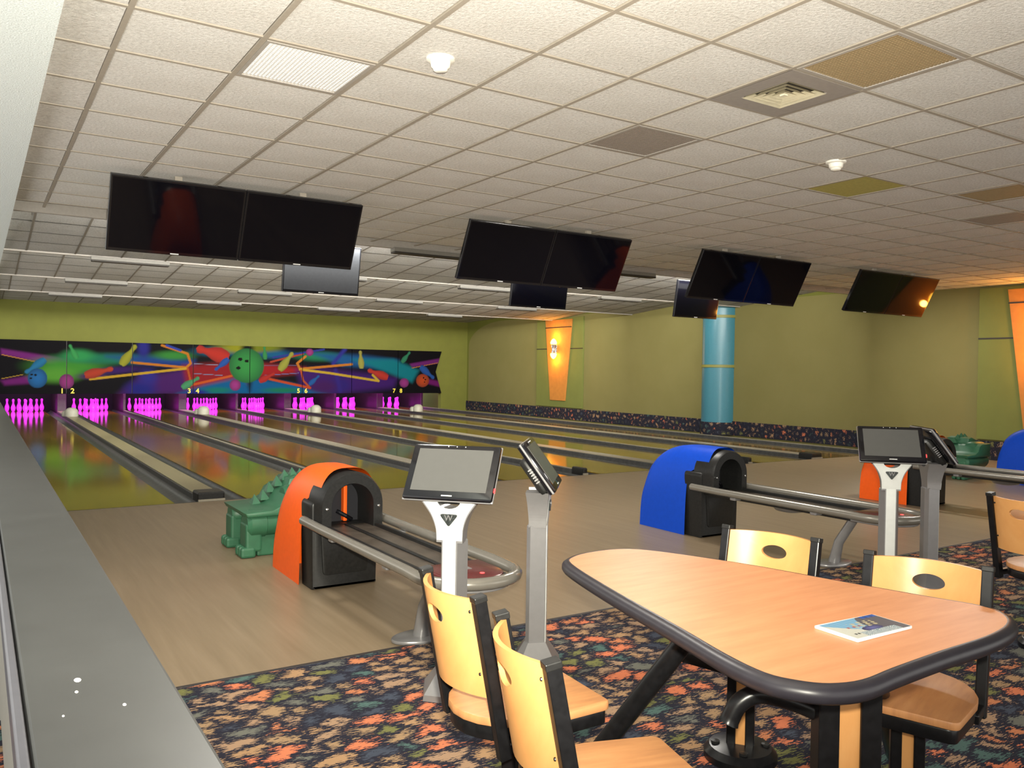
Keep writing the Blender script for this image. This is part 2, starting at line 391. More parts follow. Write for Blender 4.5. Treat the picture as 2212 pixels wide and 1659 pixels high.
# grilles and other lay-in panels
def grille(i, j, name, backm, barm, n, label, bw_=0.006):
    x, y = cell(i, j); g = tag(empty(name, (x, y, ZC + 0.002)), label, 'ceiling panel')
    obj('back_plate', box(-0.29, 0.29, -0.29, 0.29, 0.016, 0.022), backm, g)
    f = bmesh.new()
    for s in (-1, 1):
        box(s * 0.29 - (0.02 if s > 0 else 0), s * 0.29 + (0.02 if s < 0 else 0), -0.29, 0.29, -0.004, 0.016, bm=f)
        box(-0.27, 0.27, s * 0.29 - (0.02 if s > 0 else 0), s * 0.29 + (0.02 if s < 0 else 0), -0.004, 0.016, bm=f)
    obj('frame', f, 'valance_white', g)
    b = bmesh.new()
    for k in range(1, n):
        q = -0.27 + 0.54 * k / n
        box(q - bw_, q + bw_, -0.27, 0.27, 0.0, 0.014, bm=b); box(-0.27, 0.27, q - bw_, q + bw_, 0.001, 0.0145, bm=b)
    bo = obj('lattice', b, barm, g); bo['kind'] = 'stuff'
    return g
grille(1, 0, 'egg_crate_panel', 'grille_back', 'grille_white', 26, 'white egg-crate ceiling grille in front of the left hanging screens', 0.0045)
grille(5, -3, 'perforated_panel', 'grille_back', 'grille_brown', 26, 'brown perforated ceiling panel at upper right beside the air diffuser', 0.0065)
grille(5, 0, 'perforated_panel', 'grille_back', 'grille_grey', 26, 'grey perforated ceiling panel above the second pair of screens', 0.007)
grille(13, 0, 'perforated_panel', 'grille_back', 'grille_grey', 20, 'small distant grey perforated ceiling panel near the right edge', 0.008)
grille(11, -1, 'perforated_panel', 'grille_back', 'grille_brown', 20, 'brown ceiling panel cut by the right edge of the picture', 0.008)
x, y = cell(9, 0)
tag(obj('stained_tile', box(-0.289, 0.289, -0.289, 0.289, 0.0, 0.018, 0.004), 'tile_yellow', loc=(x, y, ZC + 0.005)), 'yellow discoloured ceiling panel right of the smoke detector', 'ceiling panel')
x, y = cell(5, -2); df = tag(empty('air_diffuser', (x, y, ZC)), 'square cream air diffuser in a grey metal ceiling panel', 'air vent')
pn = bmesh.new()
for a in ((-0.295, 0.295, -0.295, -0.17), (-0.295, 0.295, 0.17, 0.295), (-0.295, -0.17, -0.17, 0.17), (0.17, 0.295, -0.17, 0.17)): box(*a, 0.0, 0.01, bm=pn)
obj('metal_panel', pn, 'metal_panel', df)
obj('throat', box(-0.17, 0.17, -0.17, 0.17, 0.03, 0.034), 'fixture_dark', df)
for k, h in enumerate((0.165, 0.125, 0.088, 0.052)):
    b = bmesh.new(); r1, r2 = h, h - 0.034; z1, z2 = -0.004 + 0.0 * k, 0.024
    va = [b.verts.new((sx * r1, sy * r1, z1)) for sx, sy in ((-1, -1), (1, -1), (1, 1), (-1, 1))]
    vb = [b.verts.new((sx * r2, sy * r2, z2)) for sx, sy in ((-1, -1), (1, -1), (1, 1), (-1, 1))]
    for q in range(4): b.faces.new((va[q], va[(q + 1) % 4], vb[(q + 1) % 4], vb[q]))
    bmesh.ops.solidify(b, geom=list(b.faces), thickness=0.003); obj('louver', b, 'diffuser_cream', df)
obj('centre_cap', box(-0.016, 0.016, -0.016, 0.016, -0.004, 0.004), 'diffuser_cream', df)
def smoke(x, y, label):
    s = tag(empty('smoke_detector', (x, y, ZC + 0.006)), label, 'smoke detector')
    obj('base', lathe([(0.075, 0.0), (0.075, -0.012), (0.06, -0.018)], 24), 'plastic_white', s, True)
    obj('sensor_head', lathe([(0.055, -0.016), (0.05, -0.045), (0.038, -0.055), (0.038, -0.062), (0.03, -0.068), (0, -0.07)], 24), 'plastic_white', s, True)
smoke(2.04, 3.90, 'white smoke detector on the brightly lit ceiling near the top')
smoke(5.50, 4.02, 'white smoke detector farther back above the yellow ceiling panel')

# lane ceiling: sections between the valances, each sloping down towards the pins
ends = list(VAL_Y) + [MASK_Y + 0.06]
for k in range(4):
    y0, y1 = ends[k] + 0.05, ends[k + 1] + (0.0 if k < 3 else 0.02)
    z0, z1 = 3.36, (3.035 if k < 3 else 3.18)
    nrow = 6 if k < 3 else 9
    b = bmesh.new(); g = bmesh.new()
    def zz(y): return z0 + (z1 - z0) * (y - y0) / (y1 - y0)
    nx = 24
    for r in range(nrow):
        ya, yb = y0 + (y1 - y0) * r / nrow, y0 + (y1 - y0) * (r + 1) / nrow
        for c in range(-1, nx):
            xa, xb = max(0.30, GX + c * T), min(WALL_X, GX + (c + 1) * T)
            p = [(xa + 0.011, ya + 0.008), (xb - 0.011, ya + 0.008), (xb - 0.011, yb - 0.008), (xa + 0.011, yb - 0.008)]
            vl = [b.verts.new((px, py, zz(py) + 0.006)) for px, py in p]; b.faces.new(vl[::-1])
    for c in range(0, nx + 1):
        x = GX + c * T
        if x > WALL_X: continue
        vl = [g.verts.new((x + sx * 0.012, yy, zz(yy))) for sx, yy in ((-1, y0), (1, y0), (1, y1), (-1, y1))]; g.faces.new(vl)
    for r in range(nrow + 1):
        yy = y0 + (y1 - y0) * r / nrow
        vl = [g.verts.new((xx, yy + s * 0.008, zz(yy) + 0.001)) for xx, s in ((0.3, -1), (WALL_X, -1), (WALL_X, 1), (0.3, 1))]; g.faces.new(vl)
    o = struct(obj('ceiling', box(0.3, WALL_X + 0.1, y0, y1, 3.42, 3.5), 'slab'))
    bmesh.ops.solidify(b, geom=list(b.faces), thickness=0.012); bmesh.ops.solidify(g, geom=list(g.faces), thickness=0.006)
    t_ = obj('lane_ceiling_tiles', b, 'ceiling_tile', o); t_['kind'] = 'stuff'
    t_ = obj('lane_ceiling_grid', g, 'grid_bar', o); t_['kind'] = 'stuff'
order = ('nearest', 'second', 'third', 'farthest')
fx = ((4.55, 5.65, 7.95, 9.1), (1.40, 2.48, 4.6, 5.7, 7.55, 8.67, 10.9, 12.0), (1.37, 2.43, 4.5, 5.62, 7.55, 8.70, 10.75, 11.9), (1.34, 2.41, 4.47, 5.53, 7.5, 8.65, 10.7, 11.8))
for k, vy in enumerate(VAL_Y):
    v = tag(empty('lighting_valance', (0, vy, VAL_Z)), '%s white lighting valance crossing the lane ceiling' % order[k], 'valance', 'white valances across the lane ceiling')
    obj('fascia', box(0.3, WALL_X, -0.03, 0.03, 0.0, 0.36, 0.008), 'valance_white', v)
    xs = fx[k]
    for q in range(0, len(xs), 2):
        f = obj('light_fixture', box(xs[q], xs[q + 1], -0.06, 0.06, -0.042, 0.012, 0.006), 'fixture_white', v)
        obj('lower_edge', box(xs[q] + 0.01, xs[q + 1] - 0.01, -0.068, 0.066, -0.062, -0.040), 'fixture_dark', f)

# ------------------------------------------------------------------ right wall panels, sconces, pillar
def wall_panel(yc, half, z0, z1, which):
    p = tag(empty('wall_panel', (WALL_X, yc, 0)), 'green wall panel with an orange tapered board, %s' % which, 'wall panel', 'green and orange panels on the right wall')
    obj('green_board', box(-0.05, -0.001, -half, half, z0, z1, 0.004), 'wall_panel_green', p)
    obj('tapered_board', prism([(-0.39, z0 + 0.20), (0.39, z0 + 0.20), (0.70, z1 - 0.05), (-0.70, z1 - 0.05)], -0.085, -0.052, axis='x', bev=0.006), 'panel_orange', p)
    obj('board_stripe', box(-0.094, -0.086, -0.68, 0.68, z1 - 0.30, z1 - 0.275), 'dark_line', p)
    for s in (-1, 1):
        a, b = sorted((s * half, s * 0.57)); obj('side_stripe', box(-0.058, -0.051, a, b, 2.135, 2.16), 'dark_line', p)
def sconce(yc, which):
    s = tag(empty('wall_sconce', (WALL_X - 0.09, yc, 2.145)), 'amber up-and-down wall sconce %s' % which, 'wall lamp', 'sconces on the orange boards')
    obj('backplate', box(-0.02, 0.004, -0.05, 0.05, -0.12, 0.12, 0.006), 'chrome', s)
    st = obj('stem', lathe([(0.075, -0.135), (0.055, -0.10), (0.045, 0.0), (0.055, 0.10), (0.075, 0.135)], 16, origin=(-0.09, 0, 0)), 'silver', s, True)
    for k in range(4):
        a = k * PI / 2 + 0.4; obj('rib', tube([(-0.09 + 0.078 * math.cos(a), 0.078 * math.sin(a), -0.13), (-0.09 + 0.056 * math.cos(a), 0.056 * math.sin(a), 0), (-0.09 + 0.078 * math.cos(a), 0.078 * math.sin(a), 0.13)], 0.006, 6), 'chrome', st)
    for sg in (-1, 1):
        obj('bulb', lathe([(0.09, sg * 0.135), (0.105, sg * 0.18), (0.085, sg * 0.24), (0.05, sg * 0.29), (0, sg * 0.32)], 16, origin=(-0.09, 0, 0)), 'bulb', s, True)
        light('sconce_lamp', 'POINT', (WALL_X - 0.30, yc, 2.145 + sg * 0.36), 13, (1.0, 0.42, 0.06), 0.06)
wall_panel(20.70, 1.20, 0.36, 3.09, 'far down the lanes')
sconce(20.80, 'far down the lanes, above the last lane')
wall_panel(6.78, 1.20, 0.36, 3.04, 'cut by the right edge of the picture')
sconce(6.85, 'beside the concourse on the right')
pl = tag(empty('pillar', (WALL_X + 0.02, 14.15, 0)), 'round light blue column with yellow bands on the right wall', 'column')
obj('shaft', lathe([(0.44, 0.30), (0.44, 3.42)], 48), 'pillar_blue', pl, True)
for zb in (1.60, 2.78): obj('band', lathe([(0.441, zb), (0.462, zb + 0.004), (0.462, zb + 0.066), (0.441, zb + 0.07)], 48), 'pillar_band', pl, True)
obj('carpeted_base', lathe([(0.465, 0.0), (0.465, 0.29), (0.46, 0.30), (0.40, 0.302)], 48), 'carpet_strip', pl, True)

# ------------------------------------------------------------------ lanes, gutters, dividers
ordinal = ('first', 'second', 'third', 'fourth', 'fifth', 'sixth', 'seventh', 'eighth')
LANE_END = 30.2
def boundary(n): return X0 + (n - 1) * PITCH        # right boundary of lane n
def half_cap(n): return 0.14 if n % 2 == 1 else 0.05 if n in (0, 8) else 0.04
GW = 0.235
def gutter_mesh(xc):
    b = bmesh.new(); pr = []
    for k in range(9):
        a = PI * k / 8; pr.append((xc - GW / 2 * math.cos(a), -0.012 - 0.085 * math.sin(a)))
    va = [b.verts.new((px, FOUL + 0.02, pz)) for px, pz in pr]; vb = [b.verts.new((px, LANE_END, pz)) for px, pz in pr]
    for k in range(8): b.faces.new((va[k], vb[k], vb[k + 1], va[k + 1]))
    return b
for n in range(1, 9):
    xl = boundary(n - 1) + half_cap(n - 1); xr = boundary(n) - half_cap(n)
    L_ = tag(empty('bowling_lane', (0, 0, 0)), '%s bowling lane counted from the left, glossy amber wood between dark gutters' % ordinal[n - 1], 'bowling lane', 'bowling lanes')
    obj('lane_bed', box(xl + GW, xr - GW, FOUL + 0.015, LANE_END, -0.14, 0.0), 'lane_wood', L_)
    obj('gutter', gutter_mesh(xl + GW / 2), 'gutter_grey', L_, True); obj('gutter', gutter_mesh(xr - GW / 2), 'gutter_grey', L_, True)
for n in range(0, 9):
    xb, hc = boundary(n), half_cap(n)
    if n in (0, 8): hc = 0.05
    if n == 0: lab = 'narrow divider left of the first lane beside the ledge'
    elif n == 8: lab = 'narrow divider right of the last lane beside the carpeted wall base'
    else: lab = '%s divider strip between the %s and %s lanes' % ('wide tan' if n % 2 else 'narrow pale', ordinal[n - 1], ordinal[n])
    d = tag(empty('lane_divider', (xb, 0, 0)), lab, 'divider', 'strips between the lanes')
    obj('riser', box(-hc, hc, FOUL + 0.30, 27.8, -0.14, 0.050, 0.004), 'gutter_grey', d)
    obj('cap', box(-hc + 0.015, hc - 0.015, FOUL + 0.30, 27.8, 0.050, 0.062, 0.004), 'cap_tan' if n == 1 else 'cap_light', d)
    e = obj('end_unit', box(-hc, hc, FOUL + 0.02, FOUL + 0.30, -0.10, 0.095, 0.02), 'black_plastic', d)
    obj('end_lip', box(-hc, hc, FOUL + 0.004, FOUL + 0.03, -0.02, 0.022, 0.004), 'cap_light', e)
# white hoods on the ball tracks near the pins
hood_y = (24.9, 25.0, 25.1, 24.8)
for k, n in enumerate((1, 3, 5, 7)):
    hx = boundary(n); h = tag(empty('track_hood', (hx, hood_y[k], 0.062)), 'white domed hood on the divider between the %s and %s lanes' % (ordinal[n - 1], ordinal[n]), 'hood', 'white hoods near the pins')
    prof = [(0.165, 0), (0.165, 0.10), (0.15, 0.165), (0.10, 0.215), (0.05, 0.232), (0, 0.235)]
    obj('dome', lathe(prof, 18), 'dome_white', h, True); 
    b = lathe([(0.12, 0), (0.12, 0.09), (0.09, 0.14), (0, 0.165)], 16, origin=(-0.10, 0.14, 0)); obj('rear_bump', b, 'dome_white', h, True)

# ------------------------------------------------------------------ pins and pit
pin_prof = [(0.0, 0.381), (0.018, 0.377), (0.028, 0.365), (0.0324, 0.345), (0.030, 0.315), (0.0245, 0.285), (0.0235, 0.262), (0.0285, 0.225), (0.042, 0.185), (0.056, 0.145), (0.0605, 0.114), (0.057, 0.075), (0.046, 0.035), (0.034, 0.008), (0.026, 0.0)][::-1]
pb_ = lathe(pin_prof, 16); finish(pb_); pin_me = bpy.data.meshes.new('bowling_pin'); pb_.to_mesh(pin_me); pb_.free(); pin_me.materials.append(MATS['pin_blacklit'])
for p in pin_me.polygons: p.use_smooth = True
PIN_Y = 28.5
PINPOS = (('front of the rack',), ('second row left', 'second row right'), ('third row left', 'third row middle', 'third row right'), ('back row leftmost', 'back row inner left', 'back row inner right', 'back row rightmost'))
for n in range(1, 9):
    cx = (boundary(n - 1) + half_cap(n - 1) + boundary(n) - half_cap(n)) / 2
    for r in range(4):
        for c in range(r + 1):
            o = bpy.data.objects.new('bowling_pin', pin_me); C.objects.link(o); o.location = (cx + (c - r / 2) * 0.3048, PIN_Y + r * 0.264, 0.0)
            tag(o, 'glowing magenta bowling pin, %s, at the end of the %s lane' % (PINPOS[r][c], ordinal[n - 1]), 'bowling pin', 'pins at the end of the %s lane' % ordinal[n - 1])
    light('pin_blacklight', 'AREA', (cx, 27.2, 0.95), 17, (1.0, 0.0, 0.92), 1.0, 0.25, direction=(0, 1.0, -0.50))
for n in range(0, 9):
    xb = boundary(n); hw = 0.12 if n % 2 else 0.04
    k = tag(obj('kickback', box(xb - hw, xb + hw, 27.9, 30.25, -0.12, 1.3, 0.01), 'kickback'),
            ('dark pinspotter side wall left of the first lane' if n == 0 else 'dark pinspotter side wall right of the eighth lane' if n == 8 else 'dark pinspotter side wall between the %s and %s lanes' % (ordinal[n - 1], ordinal[n])), 'side wall', 'side walls in the pit')

# ------------------------------------------------------------------ mural on the masking units
def lerp(a, b, t): return tuple(x + (y - x) * t for x, y in zip(a, b))
def sst(a, b, x):
    t = max(0.0, min(1.0, (x - a) / (b - a))); return t * t * (3 - 2 * t)
def lin(c): return tuple((x / 255 / 12.92) if x / 255 <= 0.04045 else ((x / 255 + 0.055) / 1.055) ** 2.4 for x in c)
# drawing space: the mural seen square-on, u along the wall and v downwards in cm
def M(px, py):      # picture notes (photo columns/rows of the mural) -> wall metres
    d = FWD * 1.0 + RIGHT * ((px - 1106) / FPX) + DOWN * ((py - 829.5) / FPX)
    t = MASK_Y / d.y; return d.x * t, CAM_H + d.z * t
SH = []
def blob(px, py, rx, ry, col, hard=0.0, rot=0.0):
    X, Z = M(px, py); ax = M(px + rx, py)[0] - X; az = abs(M(px, py + ry)[1] - Z)
    SH.append(('blob', X, Z, ax, az, lin(col), hard, rot, X - ax * 1.5, X + ax * 1.5))
def stroke(pts, wpx, col, soft=0.3):
    P = [M(*p) for p in pts]; wd = abs(M(pts[0][0], pts[0][1] + wpx)[1] - P[0][1]) / 2
    xs = [p[0] for p in P]; SH.append(('stroke', P, wd, lin(col), soft, None, None, None, min(xs) - wd * 2, max(xs) + wd * 2))
def poly(pts, col, edge=0.08, alpha=1.0):
    P = [M(*p) for p in pts]; xs = [p[0] for p in P]
    SH.append(('poly', P, edge, lin(col), alpha, None, None, None, min(xs) - edge, max(xs) + edge))
def ball(px, py, r, col, holes=()):
    X, Z = M(px, py); rz = abs(M(px, py + r)[1] - Z); rx = M(px + r, py)[0] - X
    SH.append(('ball', X, Z, rx, rz, lin(col), [(M(px + a, py + b), abs(M(px, py + h)[1] - Z)) for a, b, h in holes], None, X - rx * 1.1, X + rx * 1.1))
def pin(foot, head, col, scale=1.0):
    A, B = M(*foot), M(*head); SH.append(('pin', A, B, lin(col), scale, None, None, None, min(A[0], B[0]) - 0.4, max(A[0], B[0]) + 0.4))
# fields of colour
poly([(2, 753), (2, 765), (150, 795), (150, 776)], (125, 42, 128), 0.05)
stroke([(4, 766), (75, 781)], 1.6, (215, 150, 60)); stroke([(4, 818), (50, 809)], 1.4, (200, 160, 60))
poly([(2, 822), (60, 812), (70, 828), (10, 832)], (120, 35, 120), 0.06)
blob(150, 792, 95, 26, (70, 150, 55)); blob(120, 810, 60, 20, (95, 165, 60)); blob(235, 775, 120, 14, (35, 125, 95)); blob(170, 768, 40, 16, (55, 160, 90))
poly([(230, 770), (300, 768), (420, 778), (420, 792), (300, 785)], (35, 70, 150), 0.14)
blob(250, 800, 70, 10, (60, 30, 105), 0, 0.1); blob(200, 813, 40, 8, (85, 40, 105))
poly([(255, 852), (300, 815), (395, 797), (420, 800), (415, 852)], (75, 30, 105), 0.15); blob(305, 840, 40, 22, (35, 38, 130)); blob(320, 815, 26, 22, (50, 45, 140))
blob(310, 752, 16, 26, (45, 45, 140)); blob(375, 768, 50, 12, (60, 140, 60))
poly([(395, 790), (530, 780), (530, 830), (405, 842)], (150, 32, 40), 0.12); poly([(560, 785), (660, 795), (655, 805), (560, 815)], (165, 32, 38), 0.12)
blob(470, 760, 60, 12, (25, 100, 130)); blob(590, 765, 50, 12, (25, 95, 140)); blob(520, 752, 60, 14, (150, 150, 35)); blob(575, 750, 40, 12, (120, 130, 30))
poly([(380, 852), (440, 832), (530, 812), (540, 852)], (12, 95, 150), 0.10); poly([(540, 852), (545, 818), (620, 826), (720, 852)], (15, 95, 150), 0.10)
blob(470, 843, 40, 8, (20, 120, 110)); blob(610, 843, 50, 7, (25, 120, 90)); blob(425, 848, 30, 8, (35, 40, 140))
poly([(640, 800), (700, 795), (860, 815), (850, 838), (720, 852), (650, 835)], (65, 30, 110), 0.16); blob(735, 832, 30, 20, (50, 35, 120)); blob(700, 835, 36, 16, (70, 30, 95))
blob(690, 770, 60, 12, (40, 130, 90)); poly([(670, 762), (780, 768), (860, 778), (860, 798), (740, 790)], (30, 90, 150), 0.12)
poly([(760, 776), (850, 776), (905, 800), (890, 826), (840, 806)], (20, 125, 140), 0.10)
poly([(885, 786), (952, 774), (952, 784), (890, 793)], (115, 40, 120), 0.04); poly([(920, 818), (952, 824), (952, 836), (920, 828)], (115, 30, 110), 0.05)
stroke([(890, 795), (945, 784)], 1.4, (200, 130, 70))
# ribbons
stroke([(720, 785), (745, 755)], 8, (50, 50, 150), 0.95); stroke([(725, 800), (735, 845)], 8, (55, 40, 130), 0.95)
stroke([(350, 746), (405, 764), (412, 785), (402, 794), (285, 783)], 5, (205, 125, 40)); stroke([(402, 796), (195, 819)], 5, (205, 165, 50)); stroke([(360, 746), (390, 757)], 5, (50, 70, 170))
stroke([(405, 795), (411, 820), (404, 834)], 4, (190, 90, 40)); stroke([(412, 832), (500, 812)], 5, (205, 90, 40)); stroke([(570, 816), (670, 838)], 5, (195, 75, 40))
stroke([(660, 770), (642, 785), (648, 797), (760, 787)], 5, (205, 125, 45)); stroke([(648, 798), (712, 806), (818, 823), (805, 810)], 5, (205, 170, 55)); stroke([(650, 800), (655, 822), (668, 836)], 4, (190, 85, 40))
stroke([(585, 782), (655, 764)], 4, (180, 70, 50)); stroke([(590, 772), (700, 755)], 4, (50, 60, 150))
stroke([(420, 786), (470, 788)], 1.2, (150, 160, 190)); stroke([(420, 807), (480, 811)], 1.2, (120, 150, 190)); stroke([(570, 789), (640, 790)], 1.2, (120, 150, 200)); stroke([(570, 811), (645, 806)], 1.2, (110, 130, 190))
# pins and balls
pin((98, 776), (54, 806), (45, 125, 175)); ball(81, 817, 21, (45, 115, 185), ((-12, -8, 2.2), (-4, -7, 2.2), (-14, 0, 2.0)))
ball(144, 824, 16, (165, 65, 140)); pin((166, 775), (150, 744), (70, 170, 95)); pin((262, 789), (294, 745), (165, 165, 55)); pin((183, 811), (245, 796), (190, 70, 50))
pin((494, 773), (424, 752), (195, 55, 45), 1.3); pin((494, 775), (464, 800), (45, 90, 175)); pin((393, 838), (431, 815), (80, 155, 110))
blob(535, 752, 18, 10, (10, 20, 15)); ball(533, 790, 37, (60, 150, 75), ((-14, -14, 3.6), (-18, 5, 3.6), (0, -10, 3.4))); ball(508, 832, 12, (165, 60, 140))
pin((573, 777), (571, 748), (60, 145, 85)); pin((604, 800), (633, 761), (165, 165, 70)); ball(669, 761, 8, (170, 60, 140)); pin((560, 824), (594, 806), (185, 50, 45)); pin((668, 831), (690, 811), (40, 95, 170))
pin((781, 796), (778, 757), (170, 165, 80)); pin((838, 816), (794, 799), (190, 60, 50)); pin((868, 783), (886, 760), (55, 135, 100)); ball(873, 827, 10, (160, 60, 140)); ball(913, 822, 14, (200, 80, 40), ((2, -6, 1.6), (6, -2, 1.6), (4, 3, 1.4)))
pin((908, 792), (938, 818), (45, 90, 170))
def seg_d(px, pz, a, b):
    dx, dz = b[0] - a[0], b[1] - a[1]; l2 = dx * dx + dz * dz or 1e-9
    t = max(0, min(1, ((px - a[0]) * dx + (pz - a[1]) * dz) / l2)); return math.hypot(px - a[0] - t * dx, pz - a[1] - t * dz)
def inside(px, pz, P):
    r = False; j = len(P) - 1
    for i in range(len(P)):
        if (P[i][1] > pz) != (P[j][1] > pz) and px < (P[j][0] - P[i][0]) * (pz - P[i][1]) / (P[j][1] - P[i][1]) + P[i][0]: r = not r
        j = i
    return r
PINR = ((0.0, 0.30), (0.10, 0.42), (0.30, 0.52), (0.48, 0.42), (0.66, 0.24), (0.76, 0.20), (0.86, 0.27), (0.95, 0.25), (1.0, 0.0))
def paint(X, Z, shapes):
    c = (0.006, 0.005, 0.008)
    for s in shapes:
        if X < s[8] or X > s[9]: continue
        k = s[0]
        if k == 'blob':
            dx, dz = X - s[1], Z - s[2]; cr, sr = math.cos(s[7]), math.sin(s[7]); dx, dz = dx * cr + dz * sr, -dx * sr + dz * cr
            q = math.hypot(dx / s[3], dz / s[4]); a = 1 - sst(0.25, 1.25, q)
            if a > 0: c = lerp(c, s[5], a)
        elif k == 'stroke':
            d = min(seg_d(X, Z, s[1][i], s[1][i + 1]) for i in range(len(s[1]) - 1))
            a = 1 - sst(s[2] * (1 - s[4]), s[2] * (1 + s[4]), d)
            if a > 0: c = lerp(c, s[3], a)
        elif k == 'poly':
            d = min(seg_d(X, Z, s[1][i - 1], s[1][i]) for i in range(len(s[1]))); d = d if inside(X, Z, s[1]) else -d
            a = sst(-s[2], s[2], d) * s[4]
            if a > 0: c = lerp(c, s[3], a)
        elif k == 'ball':
            q = math.hypot((X - s[1]) / s[3], (Z - s[2]) / s[4])
            if q < 1.04:
                col = lerp(s[5], (0.01, 0.02, 0.03), 0.55 * q * q)
                for hp, hr in s[6]:
                    if math.hypot((X - hp[0]) * 0.8, Z - hp[1]) < hr: col = (0.006, 0.006, 0.006)
                c = lerp(c, col, 1 - sst(0.97, 1.04, q))
        else:
            (ax, az), (bx, bz) = s[1], s[2]; dx, dz = bx - ax, bz - az; L_ = math.hypot(dx, dz)
            t = ((X - ax) * dx + (Z - az) * dz) / (L_ * L_); d = abs((X - ax) * dz - (Z - az) * dx) / L_
            if 0 <= t <= 1:
                for i in range(len(PINR) - 1):
                    if PINR[i][0] <= t <= PINR[i + 1][0]:
                        f = (t - PINR[i][0]) / (PINR[i + 1][0] - PINR[i][0]); r = PINR[i][1] + (PINR[i + 1][1] - PINR[i][1]) * f; break
                r *= 0.36 * L_ * s[4]
                if d < r + 0.02: c = lerp(c, lerp(s[3], (0.01, 0.015, 0.02), 0.45 * (d / max(r, 1e-4)) ** 2 if d < r else 0.45), 1 - sst(r - 0.012, r + 0.012, d))
    return c
def print_grid(b, pts, cols, nx, nz, col_fn):
    pass
mk = tag(empty('pin_masking', (0, MASK_Y, 0)), 'long black masking board with a colourful bowling mural above the pins', 'mural')
MZ0, MZ1 = 0.613, 2.10
xb = [0.50] + [boundary(n) for n in range(1, 8)] + [14.03]
NZ = 74
for k in range(8):
    xa, xe = xb[k] + 0.010, xb[k + 1] - 0.010; nx = int((xe - xa) / 0.020)
    sel = [s for s in SH if s[9] > xa - 0.5 and s[8] < xe + 0.9]
    b = bmesh.new(); rows = []; cols = []
    for j in range(NZ + 1):
        v = j / NZ; z = MZ0 + (MZ1 - MZ0) * v
        xr = xe if k < 7 else xe - 0.24 * (1 - abs(v - 0.51) / 0.51)
        row = []
        for i in range(nx + 1):
            x = xa + (xr - xa) * i / nx; row.append(b.verts.new((x, 0.0, z))); cols.append(paint(x, z, sel))
        rows.append(row)
    for j in range(NZ):
        for i in range(nx): b.faces.new((rows[j][i], rows[j][i + 1], rows[j + 1][i + 1], rows[j + 1][i]))
    b.verts.index_update()
    # give the board its thickness
    rim = [r[0] for r in rows][::-1] + rows[0][1:] + [r[-1] for r in rows][1:] + rows[-1][-2:0:-1]
    bk = [b.verts.new((v.co.x, 0.05, v.co.z)) for v in rim]; n_ = len(rim)
    for i in range(n_): b.faces.new((rim[i], rim[(i + 1) % n_], bk[(i + 1) % n_], bk[i]))
    b.faces.new(bk)
    o = obj('mural_panel', b, 'mural', mk)
    at = o.data.color_attributes.new('print', 'FLOAT_COLOR', 'POINT')
    for i, v in enumerate(o.data.vertices): at.data[i].color = (*([0.50 * q for q in cols[i]] if i < len(cols) else (0.01, 0.01, 0.01)), 1)
obj('backing_board', box(0.5, 13.7, 0.052, 0.058, MZ0 + 0.01, MZ1 - 0.01), 'mask_frame', mk)
def text_mesh(txt, size, name, mat, parent, loc, rot, bold=0.0, depth=0.004):
    cu = bpy.data.curves.new(name, 'FONT'); cu.body = txt; cu.size = size; cu.align_x = 'CENTER'; cu.align_y = 'CENTER'; cu.offset = bold; cu.extrude = depth
    t = bpy.data.objects.new(name, cu); C.objects.link(t); bpy.context.view_layer.update()
    me = bpy.data.meshes.new_from_object(t.evaluated_get(bpy.context.evaluated_depsgraph_get())); bpy.data.objects.remove(t); bpy.data.curves.remove(cu)
    me.materials.clear(); me.materials.append(MATS[mat]); me.name = name
    o = bpy.data.objects.new(name, me); C.objects.link(o); o.parent = parent; o.location = loc; o.rotation_euler = rot; return o
for n, x in ((1, 2.03), (2, 2.29), (3, 5.42), (4, 5.66), (5, 8.79), (6, 9.04), (7, 12.17), (8, 12.43)):
    text_mesh(str(n), 0.20, 'lane_number', 'number_yellow', mk, (x, -0.008, 0.69), (PI / 2, 0, 0), 0.005)

# ------------------------------------------------------------------ hanging screens
def tv(name, w_, h_, loc, tilt, label, group, glass='tv_glass', rz=0.0, roof=3.09):
    """loc = centre of the top edge of the picture side; the top leans towards the viewer"""
    t = empty(name, loc, rz, label, 'screen', group)
    mtx = Matrix.Rotation(tilt, 4, 'X')
    b = box(-w_ / 2, w_ / 2, 0.0, 0.045, -h_, 0.0, 0.006); bmesh.ops.transform(b, matrix=mtx, verts=b.verts); bz = obj('housing', b, 'black_gloss', t)
    b = box(-w_ / 2 + 0.018, w_ / 2 - 0.018, -0.003, 0.001, -h_ + 0.03, -0.018); bmesh.ops.transform(b, matrix=mtx, verts=b.verts); obj('display', b, glass, t)
    b = box(-0.035, 0.035, -0.004, 0.0, -h_ + 0.010, -h_ + 0.018); bmesh.ops.transform(b, matrix=mtx, verts=b.verts); obj('maker_badge', b, 'logo_light', t)
    b = box(-w_ * 0.3, w_ * 0.3, 0.04, 0.09, -h_ * 0.8, -h_ * 0.25, 0.01); bmesh.ops.transform(b, matrix=mtx, verts=b.verts); obj('rear_casing', b, 'black_plastic', t)
    top = roof - loc[2]
    obj('ceiling_mount', box(-0.03, 0.03, 0.125, 0.165, -0.15, top), 'grid_bar', t)
    return t
pairnames = ('leftmost', 'second', 'third', 'rightmost')
TVW, TVH, TILT = 1.098, 0.66, math.radians(27)
tvx = (0.915, 4.30, 7.68, 10.92)
tvw = (1.10, 1.10, 1.05, 1.02)
for k, x in enumerate(tvx):
    for s in (0, 1):
        W = tvw[k]
        tv('hanging_screen', W - 0.004, 0.66, (x + W * (s + 0.5), 7.5, 3.01), TILT, '%s black screen of the %s large pair hanging over the approach' % (('left', 'right')[s], pairnames[k]), 'large screens in pairs over the approach')
